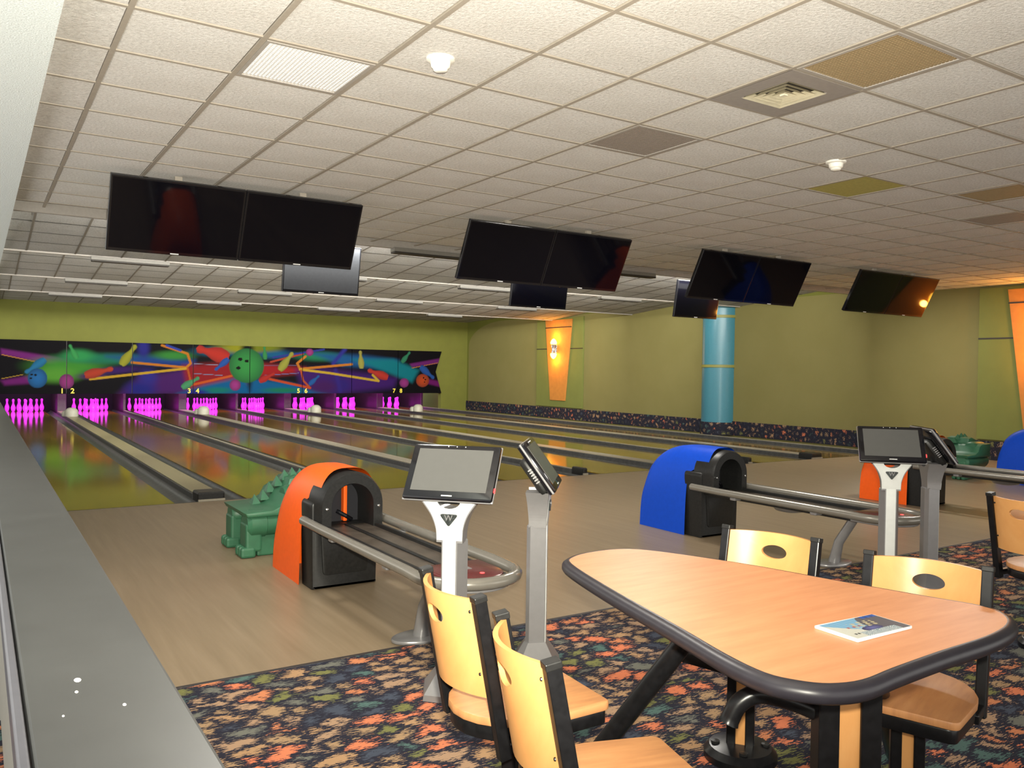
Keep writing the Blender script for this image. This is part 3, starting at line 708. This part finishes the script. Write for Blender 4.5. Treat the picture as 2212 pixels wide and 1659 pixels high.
for k, x in enumerate((3.74, 7.15, 10.45)):
    tv('hanging_screen', 1.02, 0.63, (x, 10.28, 3.03), math.radians(9), '%s small screen hanging behind the large pairs' % (('left dark grey', 'middle black', 'right black')[k]), 'small screens over the lanes', 'tv_glass_grey' if k == 0 else 'tv_glass', roof=3.36)

# ------------------------------------------------------------------ ball returns
def arch(hw, h, n=28, e=2.6, zs=0.0):
    """half-open arch outline from (-hw,zs) over the top to (hw,zs)"""
    out = []
    for k in range(n + 1):
        a = PI - PI * k / n; c, s = math.cos(a), math.sin(a)
        out.append((hw * (abs(c) ** (2 / e)) * (1 if c > 0 else -1), zs + (h - zs) * (abs(s) ** (2 / e))))
    return out
def ball_return(x, y, label, shell):
    r = empty('ball_return', (x, y, 0), 0, label, 'ball return', 'ball returns in a row on the approach')
    # coloured hood: cross-sections swept from the front (y=0) to the back (y=0.8)
    b = bmesh.new(); rings = []; NS, NA = 16, 36
    for i in range(NS + 1):
        t = i / NS; ring = []
        for k in range(NA + 1):
            a = PI - PI * k / NA; c, s = math.cos(a), math.sin(a)
            zf = abs(s) ** (2 / 3.2)                        # 0 floor, 1 crown at the front
            ys = 0.20 - 0.22 * sst(0.70, 0.84, zf)          # front lip: lower sides start further back
            yb = 0.80
            yy = ys + (yb - ys) * t
            q = max(0.0, (yy - 0.24) / (0.80 - 0.24))
            h = 0.47 + 0.325 * math.sqrt(max(0.0, 1 - q ** 2.4))
            hw = 0.243 - 0.006 * q + 0.012 * (1 - zf)
            ring.append(b.verts.new((hw * (abs(c) ** (2 / 3.2)) * (1 if c > 0 else -1), yy, h * zf)))
        rings.append(ring)
    for i in range(NS):
        for k in range(NA): b.faces.new((rings[i][k], rings[i + 1][k], rings[i + 1][k + 1], rings[i][k + 1]))
    b.faces.new(rings[-1])
    obj('hood', b, shell, r, True, angle=50)
    # black body under the hood with shoulders
    sh = rounded_poly([(-0.225, 0.0), (0.225, 0.0), (0.236, 0.58), (0.15, 0.58), (0.15, 0.415), (-0.15, 0.415), (-0.15, 0.58), (-0.236, 0.58)], [0.005, 0.005, 0.05, 0, 0, 0, 0, 0.05])
    body = obj('front_body', prism(sh, 0.02, 0.24, axis='y', bev=0.02), 'black_plastic', r, True)
    obj('lower_panel', prism(rounded_poly([(-0.155, 0.09), (0.155, 0.09), (0.175, 0.40), (-0.175, 0.40)], [0.03] * 4), 0.008, 0.03, axis='y', bev=0.006), 'black_plastic', body, True)
    # round mouth ring
    b = bmesh.new(); R0, R1, zc = 0.208, 0.145, 0.555; n = 40
    def mouth(rad, zc_, low, yy):
        pts = [(-rad, low)]
        for k in range(n + 1):
            a = PI - PI * k / n; pts.append((rad * math.cos(a), zc_ + rad * math.sin(a)))
        pts.append((rad, low)); return [b.verts.new((px, yy, pz)) for px, pz in pts]
    of, inf = mouth(R0, zc, 0.40, -0.10), mouth(R1, zc, 0.40, -0.10)
    of2, inb = mouth(R0 + 0.012, zc, 0.40, -0.075), mouth(R1 - 0.01, zc, 0.40, 0.16)
    ob = mouth(R0 + 0.012, zc, 0.40, 0.13)
    for A, B in ((of, inf), (inf, inb), (of, of2), (of2, ob)):
        for k in range(len(A) - 1): b.faces.new((A[k], A[k + 1], B[k + 1], B[k]))
    obj('mouth_ring', b, 'black_plastic', r, True)
    b = prism([(p[0], p[1]) for p in [(-0.145, 0.40)] + [(0.145 * math.cos(PI - PI * k / 20), zc + 0.145 * math.sin(PI - PI * k / 20)) for k in range(21)] + [(0.145, 0.40)]], 0.15, 0.16, axis='y')
    inner = obj('mouth_back', b, 'pit_black', r)
    obj('lift_guide', box(0.015, 0.04, 0.10, 0.15, 0.42, 0.66, 0.005), shell if shell == 'orange_plastic' else 'nose_red', inner)
    obj('ball_stop', tube([(-0.05, 0.06, 0.50), (0.0, 0.02, 0.47), (0.05, 0.05, 0.44)], 0.014, 8), 'black_gloss', inner, True)
    for s in (-1, 1): obj('bolt', lathe([(0.009, 0), (0.009, 0.01), (0, 0.013)], 10), 'chrome', body).matrix_local = Matrix.Translation((s * 0.178, -0.102, 0.545)) @ Matrix.Rotation(PI / 2, 4, 'X')
    # rack tray
    tr = obj('rack_tray', box(-0.165, 0.165, -1.74, 0.05, 0.375, 0.41, 0.01), 'rack_dark', r)
    for s in (-1, 1): obj('tray_lip', box(s * 0.165 - 0.012, s * 0.165 + 0.012, -1.70, 0.02, 0.38, 0.435, 0.006), 'black_plastic', tr)
    obj('tray_ridge', box(-0.012, 0.012, -1.70, 0.02, 0.41, 0.422, 0.004), 'black_plastic', tr)
    # continuous rail bent round the nose
    pts = [(-0.255, 0.12, 0.445)] + [(-0.255, -0.2 - 0.25 * k, 0.44) for k in range(6)]
    for k in range(13):
        a = PI + PI * k / 12; pts.append((0.255 * math.cos(a), -1.60 + 0.235 * math.sin(a), 0.435))
    pts += [(0.255, -1.45 + 0.25 * k, 0.44) for k in range(6)] + [(0.255, 0.12, 0.445)]
    obj('rail', tube(pts, 0.030, 14), 'rail_silver', r, True)
    for yy in (-0.35, -1.15):
        for s in (-1, 1): obj('rail_bracket', box(min(s * 0.16, s * 0.25), max(s * 0.16, s * 0.25), yy - 0.03, yy + 0.03, 0.385, 0.415, 0.008), 'silver', r)
    np_ = [(0.175 * math.cos(PI + PI * k / 16), -1.62 + 0.175 * math.sin(PI + PI * k / 16)) for k in range(17)] + [(0.175, -1.42), (-0.175, -1.42)]
    ns = obj('nose', prism(np_, 0.40, 0.452, bev=0.014), 'nose_red', r, True)
    obj('nose_badge', box(-0.03, 0.03, -1.60, -1.55, 0.452, 0.455, 0.001), 'silver', ns)
    obj('nose_light', lathe([(0.012, 0), (0.012, 0.004), (0, 0.006)], 10, origin=(0.03, -1.70, 0.45)), 'led_red', ns)
    obj('nose_shell', prism([(0.215 * math.cos(PI + PI * k / 16), -1.60 + 0.215 * math.sin(PI + PI * k / 16)) for k in range(17)] + [(0.215, -1.45), (-0.215, -1.45)], 0.385, 0.405, bev=0.006), 'silver', r)
    obj('under_scoop', lathe([(0.15, 0.375), (0.12, 0.345), (0.05, 0.33), (0, 0.328)], 18, origin=(0, -0.75, 0)), 'silver', r, True)
    # leg with a lens-shaped foot plate
    obj('post', tube([(-0.05, -1.20, 0.01), (-0.05, -1.24, 0.18), (-0.03, -1.36, 0.385)], [0.045, 0.036, 0.034], 14), 'silver', r, True)
    fp = []
    for k in range(24):
        a = 2 * PI * k / 24; fp.append((-0.05 + 0.17 * math.cos(a) * (0.75 + 0.25 * abs(math.cos(a))), -1.20 + 0.11 * math.sin(a)))
    obj('foot_plate', prism(fp, 0.001, 0.022, bev=0.008), 'silver', r, True)
    return r
RET_Y = 5.20
ball_return(2.07, RET_Y, 'near ball return with an orange hood, in front of the second lane', 'orange_plastic')
ball_return(5.60, RET_Y, 'ball return with a bright blue hood behind the table', 'blue_plastic')
ball_return(9.10, RET_Y + 0.05, 'farther ball return with an orange hood behind the two right touchscreens', 'orange_plastic')
ball_return(12.20, RET_Y + 0.05, 'dark blue ball return cut by the right edge of the picture', 'blue_plastic')

# ------------------------------------------------------------------ green dinosaur ramps
def dino(x, y, label, rz=0.0):
    d = empty('dinosaur_ramp', (x, y, 0), rz, label, 'bowling ramp', 'green dinosaur ball ramps')
    G = 'green_plastic'
    for (yy, zc_, rr) in ((0.0, 0.285, 0.125), (0.46, 0.30, 0.10)):
        b = bmesh.new(); tube([(0.03, yy, zc_), (0.06, yy, zc_), (0.18, yy, zc_), (0.185, yy, zc_), (0.62, yy, zc_), (0.66, yy, zc_)], [rr * 0.8, rr, rr, rr * 0.93, rr * 0.93, rr * 0.8], 18, b)
        obj('haunch', b, G, d, True)
        leg = obj('leg', box(0.02, 0.15, yy - 0.09, yy + 0.10, 0.05, 0.30, 0.02), G, d)
        for k in range(3): obj('toe', box(-0.02, 0.10, yy - 0.10 + 0.07 * k, yy - 0.04 + 0.07 * k, 0.0, 0.095, 0.022), G, leg)
        obj('foot_panel', box(0.12, 0.62, yy - 0.05, yy + 0.05, 0.0, 0.22, 0.015), G, d)
    obj('back_deck', prism([(0.0, 0.40), (0.22, 0.41), (0.30, 0.45), (0.34, 0.53), (0.40, 0.57), (0.64, 0.58), (0.64, 0.36), (0.02, 0.36)], -0.13, 0.56, axis='y', bev=0.015), G, d, True)
    obj('neck_roll', tube([(0.34, 0.02, 0.50), (0.37, 0.02, 0.50), (0.62, 0.02, 0.50), (0.65, 0.02, 0.50)], [0.085, 0.105, 0.105, 0.085], 18), G, d, True)
    obj('head', prism([(0.40, 0.55), (0.64, 0.56), (0.62, 0.63), (0.50, 0.67), (0.42, 0.65)], 0.08, 0.42, axis='y', bev=0.02), G, d, True)
    for k, (sx, sz, yy) in enumerate(((0.20, 0.42, 0.30), (0.27, 0.46, 0.30), (0.32, 0.53, 0.30), (0.38, 0.585, 0.28), (0.44, 0.64, 0.26), (0.50, 0.66, 0.24), (0.56, 0.65, 0.22))):
        b = bmesh.new(); base = [b.verts.new((sx + a * 0.04, yy + c * 0.05, sz - 0.02)) for a, c in ((-1, -1), (1, -1), (1, 1), (-1, 1))]; tp = b.verts.new((sx - 0.01, yy, sz + 0.075))
        for q in range(4): b.faces.new((base[q], base[(q + 1) % 4], tp))
        b.faces.new(base[::-1]); obj('spike', b, G, d)
    d.scale = (0.95, 0.95, 0.87)
    return d
dino(1.70, 6.42, 'green plastic dinosaur ramp standing behind the near orange ball return')
dino(11.72, 6.45, 'dark green dinosaur ramp beside the blue ball return at far right')

# ------------------------------------------------------------------ touchscreen consoles
def console(x, y, rz, label, led):
    """local -Y is the way the screen faces"""
    c = empty('touchscreen_console', (x, y, 0), rz, label, 'touchscreen', 'touchscreen consoles at the approach')
    hexp = [(-0.062, 0.03), (-0.036, -0.045), (0.036, -0.045), (0.062, 0.03), (0.036, 0.05), (-0.036, 0.05)]
    obj('column', prism(hexp, 0.06, 0.70, bev=0.006, seg=1), 'silver', c)
    obj('flash_lit_front', prism([(-0.030, -0.0455), (0.030, -0.0455), (0.030, -0.048), (-0.030, -0.048)], 0.10, 0.70), 'silver_flash_lit', c)  # column front painted lighter where the flash hits it
    b = bmesh.new(); lo = [b.verts.new((px * 2.5, py * 2.5, 0.005)) for px, py in hexp]; m1 = [b.verts.new((px * 2.4, py * 2.4, 0.03)) for px, py in hexp]; hi = [b.verts.new((px * 1.1, py * 1.1, 0.13)) for px, py in hexp]
    for A, B in ((lo, m1), (m1, hi)):
        for k in range(6): b.faces.new((A[k], A[(k + 1) % 6], B[(k + 1) % 6], B[k]))
    b.faces.new(lo[::-1]); b.faces.new(hi); obj('base', b, 'silver', c)
    # Y-shaped fork
    left = smooth_curve([(-0.060, 0.69, 0), (-0.064, 0.75, 0), (-0.085, 0.81, 0), (-0.125, 0.868, 0)], 5)
    notch = [(0.055 * math.cos(PI * k / 10), 0.872 - 0.036 * math.sin(PI * k / 10)) for k in range(11)]
    out = [(v.x, v.y) for v in left] + notch[::-1] + [(-v.x, v.y) for v in reversed(left)]
    b = bmesh.new(); fr, bk_ = [], []
    for px, pz in out:
        lean = max(0, (pz - 0.72)) * 0.10
        fr.append(b.verts.new((px, -0.046 - lean, pz))); bk_.append(b.verts.new((px * 0.9, 0.04 + lean * 0.8, pz)))
    b.faces.new(fr); b.faces.new(bk_[::-1])
    for k in range(len(fr)): b.faces.new((fr[k], fr[(k + 1) % len(fr)], bk_[(k + 1) % len(fr)], bk_[k]))
    finish(b); bmesh.ops.triangulate(b, faces=[f for f in b.faces if len(f.verts) > 4])
    fk = obj('fork', b, 'silver', c)
    b = bmesh.new(); b.faces.new([b.verts.new((px * 0.97, -0.0475 - max(0, (pz - 0.72)) * 0.10, 0.70 + (pz - 0.69) * 0.97)) for px, pz in out]); bmesh.ops.triangulate(b, faces=list(b.faces))
    obj('flash_lit_fork', b, 'silver_flash_lit', fk)  # fork face lightened to carry the flash, same metal as the fork
    tri = rounded_poly([(-0.045, 0.818), (0.045, 0.818), (0.0, 0.762)], [0.008] * 3, 4)
    obj('triangle_emblem', prism(tri, -0.0615, -0.05, axis='y'), 'logo_dark', fk)
    text_mesh('W', 0.036, 'emblem_mark', 'silver', fk, (0, -0.064, 0.801), (PI / 2, 0, 0), 0.0, 0.001)
    # tilted screen
    mtx = Matrix.Translation((0, -0.015, 0.995)) @ Matrix.Rotation(math.radians(-36), 4, 'X')
    W, Hh = 0.41, 0.275
    def tb(*a, **k): return box(*a, mtx=mtx, **k)
    hs = obj('screen_housing', tb(-W / 2, W / 2, -0.012, 0.028, -Hh / 2, Hh / 2, bev=0.010), 'black_gloss', c, True)
    obj('bezel_trim', tb(-W / 2 - 0.003, W / 2 + 0.003, 0.002, 0.014, -Hh / 2 - 0.003, Hh / 2 + 0.003, bev=0.005), 'silver', hs)
    obj('display', tb(-W / 2 + 0.032, W / 2 - 0.032, -0.0135, -0.0115, -Hh / 2 + 0.038, Hh / 2 - 0.026), 'touch_glass', hs)
    obj('maker_badge', tb(-0.024, 0.024, -0.0135, -0.0118, -Hh / 2 + 0.014, -Hh / 2 + 0.019), 'logo_light', hs)
    for k in (-0.04, 0.0, 0.04): obj('camera_dot', tb(k - 0.002, k + 0.002, -0.0135, -0.0118, Hh / 2 - 0.014, Hh / 2 - 0.010), 'logo_light', hs)
    obj('rear_housing', tb(-0.13, 0.13, 0.026, 0.075, -0.125, 0.075, bev=0.02), 'black_plastic', c, True)
    for k in range(6): obj('vent_slot', tb(-0.1315, -0.129, 0.035, 0.058, -0.06 + 0.014 * k, -0.054 + 0.014 * k), 'silver', c)
    if led: obj('status_light', tb(W / 2 - 0.001, W / 2 + 0.004, -0.004, 0.004, -0.09, -0.07), 'led_red', hs)
    return c
A1 = math.radians(-45)
console(1.785, 3.235, math.radians(-47), 'silver touchscreen console with a bright column, its blank grey screen facing the camera', True)
console(2.325, 3.35, math.radians(50), 'silver touchscreen console seen edge-on, left of the table', False)
console(5.16, 3.30, math.radians(-47), 'silver touchscreen console facing the camera in front of the far orange ball return', True)
console(5.48, 3.205, math.radians(50), 'silver touchscreen console turned away behind its twin on the right', True)

# ------------------------------------------------------------------ table and its chairs
def d_seat(front=0.23, back=-0.21, hw=0.20):
    p = [(front, -hw * 0.93), (front, hw * 0.93)]
    for k in range(13):
        a = PI / 2 + PI * k / 12; p.append((0.02 + (0.02 - back) * math.cos(a) * 1.0, hw * math.sin(a)))
    return p
def wood_post(parent, ang, z0, z1, w=0.13, name='column'):
    """two black tubes with a wood strip between them"""
    m = Matrix.Rotation(ang, 4, 'Z'); s = w / 0.13
    for q in (-1, 1):
        obj(name, box(q * 0.044 * s - 0.022 * s, q * 0.044 * s + 0.022 * s, -0.030 * s, 0.030 * s, z0, z1, 0.004, mtx=m), 'black_metal', parent)
    obj('wood_strip', box(-0.024 * s, 0.024 * s, -0.022 * s, 0.022 * s, z0, z1, 0.002, mtx=m), 'chair_wood', parent)
def chair(x, y, rz, label, pang):
    """local +X is the way the sitter faces"""
    c = empty('cluster_chair', (x, y, 0), rz, label, 'chair', 'wooden swing chairs around the tables')
    obj('floor_flange', lathe([(0.135, 0.005), (0.135, 0.03), (0.115, 0.052), (0.06, 0.06), (0, 0.06)], 28), 'black_metal', c, True)
    for k in range(4):
        a = k * PI / 2 + 0.6; obj('bolt_cap', lathe([(0.016, 0.055), (0.016, 0.063), (0, 0.065)], 12, origin=(0.092 * math.cos(a), 0.092 * math.sin(a), 0)), 'black_plastic', c)
    wood_post(c, pang - rz, 0.055, 0.385, 0.10, 'post')
    obj('seat', prism(rounded_poly(d_seat(), [0.03, 0.03] + [0.0] * 13), 0.432, 0.458, bev=0.006), 'seat_wood', c, True)
    obj('seat_pan', prism(rounded_poly([(p[0] * 0.97, p[1] * 0.96) for p in d_seat()], [0.03, 0.03] + [0.0] * 13), 0.388, 0.431, bev=0.005), 'black_metal', c, True)
    for s in (-1, 1):
        m = Matrix.Translation((-0.135, s * 0.185, 0.36)) @ Matrix.Rotation(math.radians(-11), 4, 'Y')
        p_ = obj('back_post', box(-0.018, 0.018, -0.017, 0.017, 0.0, 0.472, 0.004, mtx=m), 'black_metal', c)
        obj('post_cap', box(-0.0195, 0.0195, -0.0185, 0.0185, 0.462, 0.480, 0.003, mtx=m), 'black_plastic', p_)
        obj('seat_clamp', box(-0.15, -0.02, s * 0.185 - 0.014, s * 0.185 + 0.014, 0.375, 0.405, 0.004), 'black_metal', c)
    # curved plywood back with an oval hand hole
    b = bmesh.new(); NA, NR = 56, 6; hw, z0, z1 = 0.168, 0.530, 0.815; hcz, ha, hb = 0.742, 0.052, 0.026
    def mp(yv, zv, off):
        u = yv / hw; xx = -0.17 - (zv - 0.545) * math.tan(math.radians(11)) - 0.062 * (1 - u * u)
        return (xx + off, yv, zv)
    angs = sorted(set([2 * PI * k / NA for k in range(NA)] + [math.atan2(zz_ - hcz, yy_) % (2 * PI) for yy_ in (-hw, hw) for zz_ in (z0, z1)]))
    lay = []
    for off in (-0.007, 0.007):
        rg = []
        for q in range(NR + 1):
            row = []
            for a in angs:
                ca, sa = math.cos(a), math.sin(a)
                ro = min(hw / abs(ca) if abs(ca) > 1e-6 else 9, ((z1 - hcz) / sa if sa > 1e-6 else (z0 - hcz) / sa if sa < -1e-6 else 9))
                iy, iz = ha * ca, hb * sa; t = q / NR
                row.append(b.verts.new(mp(iy + (ro * ca - iy) * t, hcz + iz + (ro * sa - iz) * t, off)))
            rg.append(row)
        lay.append(rg)
    n = len(angs)
    for rg in lay:
        for q in range(NR):
            for k in range(n): b.faces.new((rg[q][k], rg[q][(k + 1) % n], rg[q + 1][(k + 1) % n], rg[q + 1][k]))
    for q in (0, NR):
        for k in range(n): b.faces.new((lay[0][q][k], lay[0][q][(k + 1) % n], lay[1][q][(k + 1) % n], lay[1][q][k]))
    bo = obj('backrest', b, 'chair_wood', c, True, angle=40)
    for s in (-1, 1):
        for zz_ in (0.60, 0.78): obj('screw', lathe([(0.005, 0), (0.004, 0.003), (0, 0.004)], 8), 'black_metal', bo).matrix_local = Matrix.Translation((-0.17 - (zz_ - 0.545) * 0.194 - 0.020, s * 0.155, zz_)) @ Matrix.Rotation(-PI / 2, 4, 'Y')
    return c
chair(1.40, 2.125, math.radians(-4), 'wooden chair left of the table, farther one, with its back turned to the camera', 0.6)
chair(1.305, 1.56, math.radians(-15), 'nearest wooden chair at the bottom centre, its back turned to the camera', 0.6)
chair(2.43, 2.14, math.radians(-165), 'wooden chair across the table with its back in front of the blue ball return rail', -0.9)
chair(2.525, 1.535, math.radians(-161), 'wooden chair across the table on the right, in front of the right touchscreens', -0.9)
chair(4.83, 2.16, math.radians(-6), 'pale wooden chair of the next table, cut by the right edge', 0.6)

tb_ = empty('table', (2.03, 1.85, 0), 0, 'trapezoid wooden table with a thick dark rounded edge, a booklet on top', 'table')
outline = [(v.x, v.y) for v in smooth_curve([(px, py, 0) for px, py in ((1.822, 2.41), (1.729, 2.087), (1.63, 1.662), (1.574, 1.44), (1.556, 1.302), (1.583, 1.228), (1.632, 1.178), (1.718, 1.154), (1.854, 1.164), (2.071, 1.174),
    (2.30, 1.178), (2.46, 1.205), (2.555, 1.26), (2.592, 1.345), (2.545, 1.505), (2.465, 1.785), (2.375, 2.117), (2.25, 2.41), (2.15, 2.515), (2.01, 2.528), (1.895, 2.495))], 4, True)]
op = [(px - 2.03, py - 1.85) for px, py in outline]
obj('table_top', prism(op, 0.722, 0.752, bev=0.003, seg=1), 'table_wood', tb_)
pts = [Vector((px, py, 0.728)) for px, py in op]; b = bmesh.new(); rings = []; n = len(pts)
for i in range(n):
    d = (pts[(i + 1) % n] - pts[i - 1]).normalized(); nrm = Vector((d.y, -d.x, 0))
    cen = sum(pts, Vector()) / n
    if nrm.dot(pts[i] - cen) < 0: nrm = -nrm
    rings.append([b.verts.new(pts[i] + nrm * (0.026 * math.cos(a)) + Vector((0, 0, 0.0245 * math.sin(a)))) for a in [PI * 0.5 - 2 * PI * k / 14 for k in range(14)]])
for i in range(n):
    for k in range(14): b.faces.new((rings[i][k], rings[(i + 1) % n][k], rings[(i + 1) % n][(k + 1) % 14], rings[i][(k + 1) % 14]))
obj('edge_band', b, 'table_edge', tb_, True)
colm = empty('main_column', (2.01 - 2.03, 1.40 - 1.85, 0)); colm.parent = tb_
wood_post(colm, math.radians(-36), 0.03, 0.715, 0.165, 'column')
obj('column_foot', lathe([(0.16, 0.005), (0.16, 0.03), (0.13, 0.055), (0, 0.06)], 28, origin=(2.01 - 2.03, 1.40 - 1.85, 0)), 'black_metal', tb_, True)
def L3(*p): return (p[0] - 2.03, p[1] - 1.85, p[2])
obj('slanted_leg', tube([L3(1.821, 2.344, 0.0), L3(2.025, 1.905, 0.70)], 0.034, 16), 'black_metal', tb_, True)
obj('slanted_leg', tube([L3(2.95, 1.84, 0.0), L3(2.15, 1.42, 0.64)], 0.030, 16), 'black_metal', tb_, True)
horn = smooth_curve([L3(1.80, 1.63, 0.46), L3(1.825, 1.615, 0.515), L3(1.87, 1.58, 0.545), L3(1.93, 1.51, 0.535), L3(2.0, 1.42, 0.50)], 5)
obj('curved_arm', tube(horn, [0.030] + [0.027] * (len(horn) - 1), 14), 'black_metal', tb_, True)
obj('top_plate', box(-0.20, 0.20, -0.50, 0.25, 0.698, 0.72, 0.004), 'black_metal', tb_)

# booklet lying on the table
bk = tag(empty('booklet', (2.066, 1.386, 0.7525), math.radians(-2)), 'small white booklet with a blue printed cover lying on the table', 'booklet')
obj('pages', prism(rounded_poly([(-0.122, -0.068), (0.122, -0.062), (0.122, 0.066), (-0.122, 0.072)], [0.006] * 4, 3), 0.0, 0.007, bev=0.001), 'paper_white', bk)
b = bmesh.new(); NX, NY = 90, 56; cols = []; rows = []
def cover(u, v):
    # u to the right, v away: white margin lower left, blue stripes, a dark oval and rays
    c = (0.55, 0.72, 0.85)
    if v > 0.45: c = (0.25, 0.55, 0.85) if int(u * 30) % 2 else (0.32, 0.62, 0.9)
    if u < 0.42 and v < 0.9 - u * 1.6: c = (0.9, 0.9, 0.8)
    d = math.hypot((u - 0.95) / 0.42, (v - 0.55) / 0.62)
    if d < 1: c = (0.16, 0.15, 0.18)
    if u > 0.72 and v > 0.86: c = (0.04, 0.16, 0.62) if int(u * 40) % 4 else (0.02, 0.06, 0.25)
    d2 = math.hypot((u - 0.52) / 0.17, (v - 0.33) / 0.15)
    if d2 < 1: c = lerp((0.20, 0.22, 0.55), (0.05, 0.05, 0.16), d2)
    if v < 0.25 and u > 0.22 and u < 0.85:
        a = math.atan2(v - 0.34, u - 0.5); c = (0.85, 0.9, 0.92) if int(a * 26) % 2 else (0.25, 0.38, 0.45)
    if 0.45 < v < 0.78 and 0.33 < u < 0.75 and math.sin(u * 46 + v * 20) * math.sin(v * 34 - u * 9) > 0.25: c = (0.85, 0.72, 0.42)
    if 0.52 < v < 0.6 and 0.22 < u < 0.45 and math.sin(u * 60) > 0: c = (0.55, 0.12, 0.12)
    if 0.17 < v < 0.24 and 0.10 < u < 0.20 and abs(abs(u - 0.15) - 0.028) < 0.012: c = (0.02, 0.02, 0.03)
    return c
for j in range(NY + 1):
    row = []
    for i in range(NX + 1):
        u, v = i / NX, j / NY; row.append(b.verts.new((-0.112 + 0.230 * u, -0.060 + 0.124 * v, 0.0073))); cols.append(cover(u, v))
    rows.append(row)
for j in range(NY):
    for i in range(NX): b.faces.new((rows[j][i], rows[j][i + 1], rows[j + 1][i + 1], rows[j + 1][i]))
o = obj('printed_cover', b, 'booklet_print', bk); at = o.data.color_attributes.new('print', 'FLOAT_COLOR', 'POINT')
for i, c_ in enumerate(cols): at.data[i].color = (*[0.55 * q for q in c_], 1)
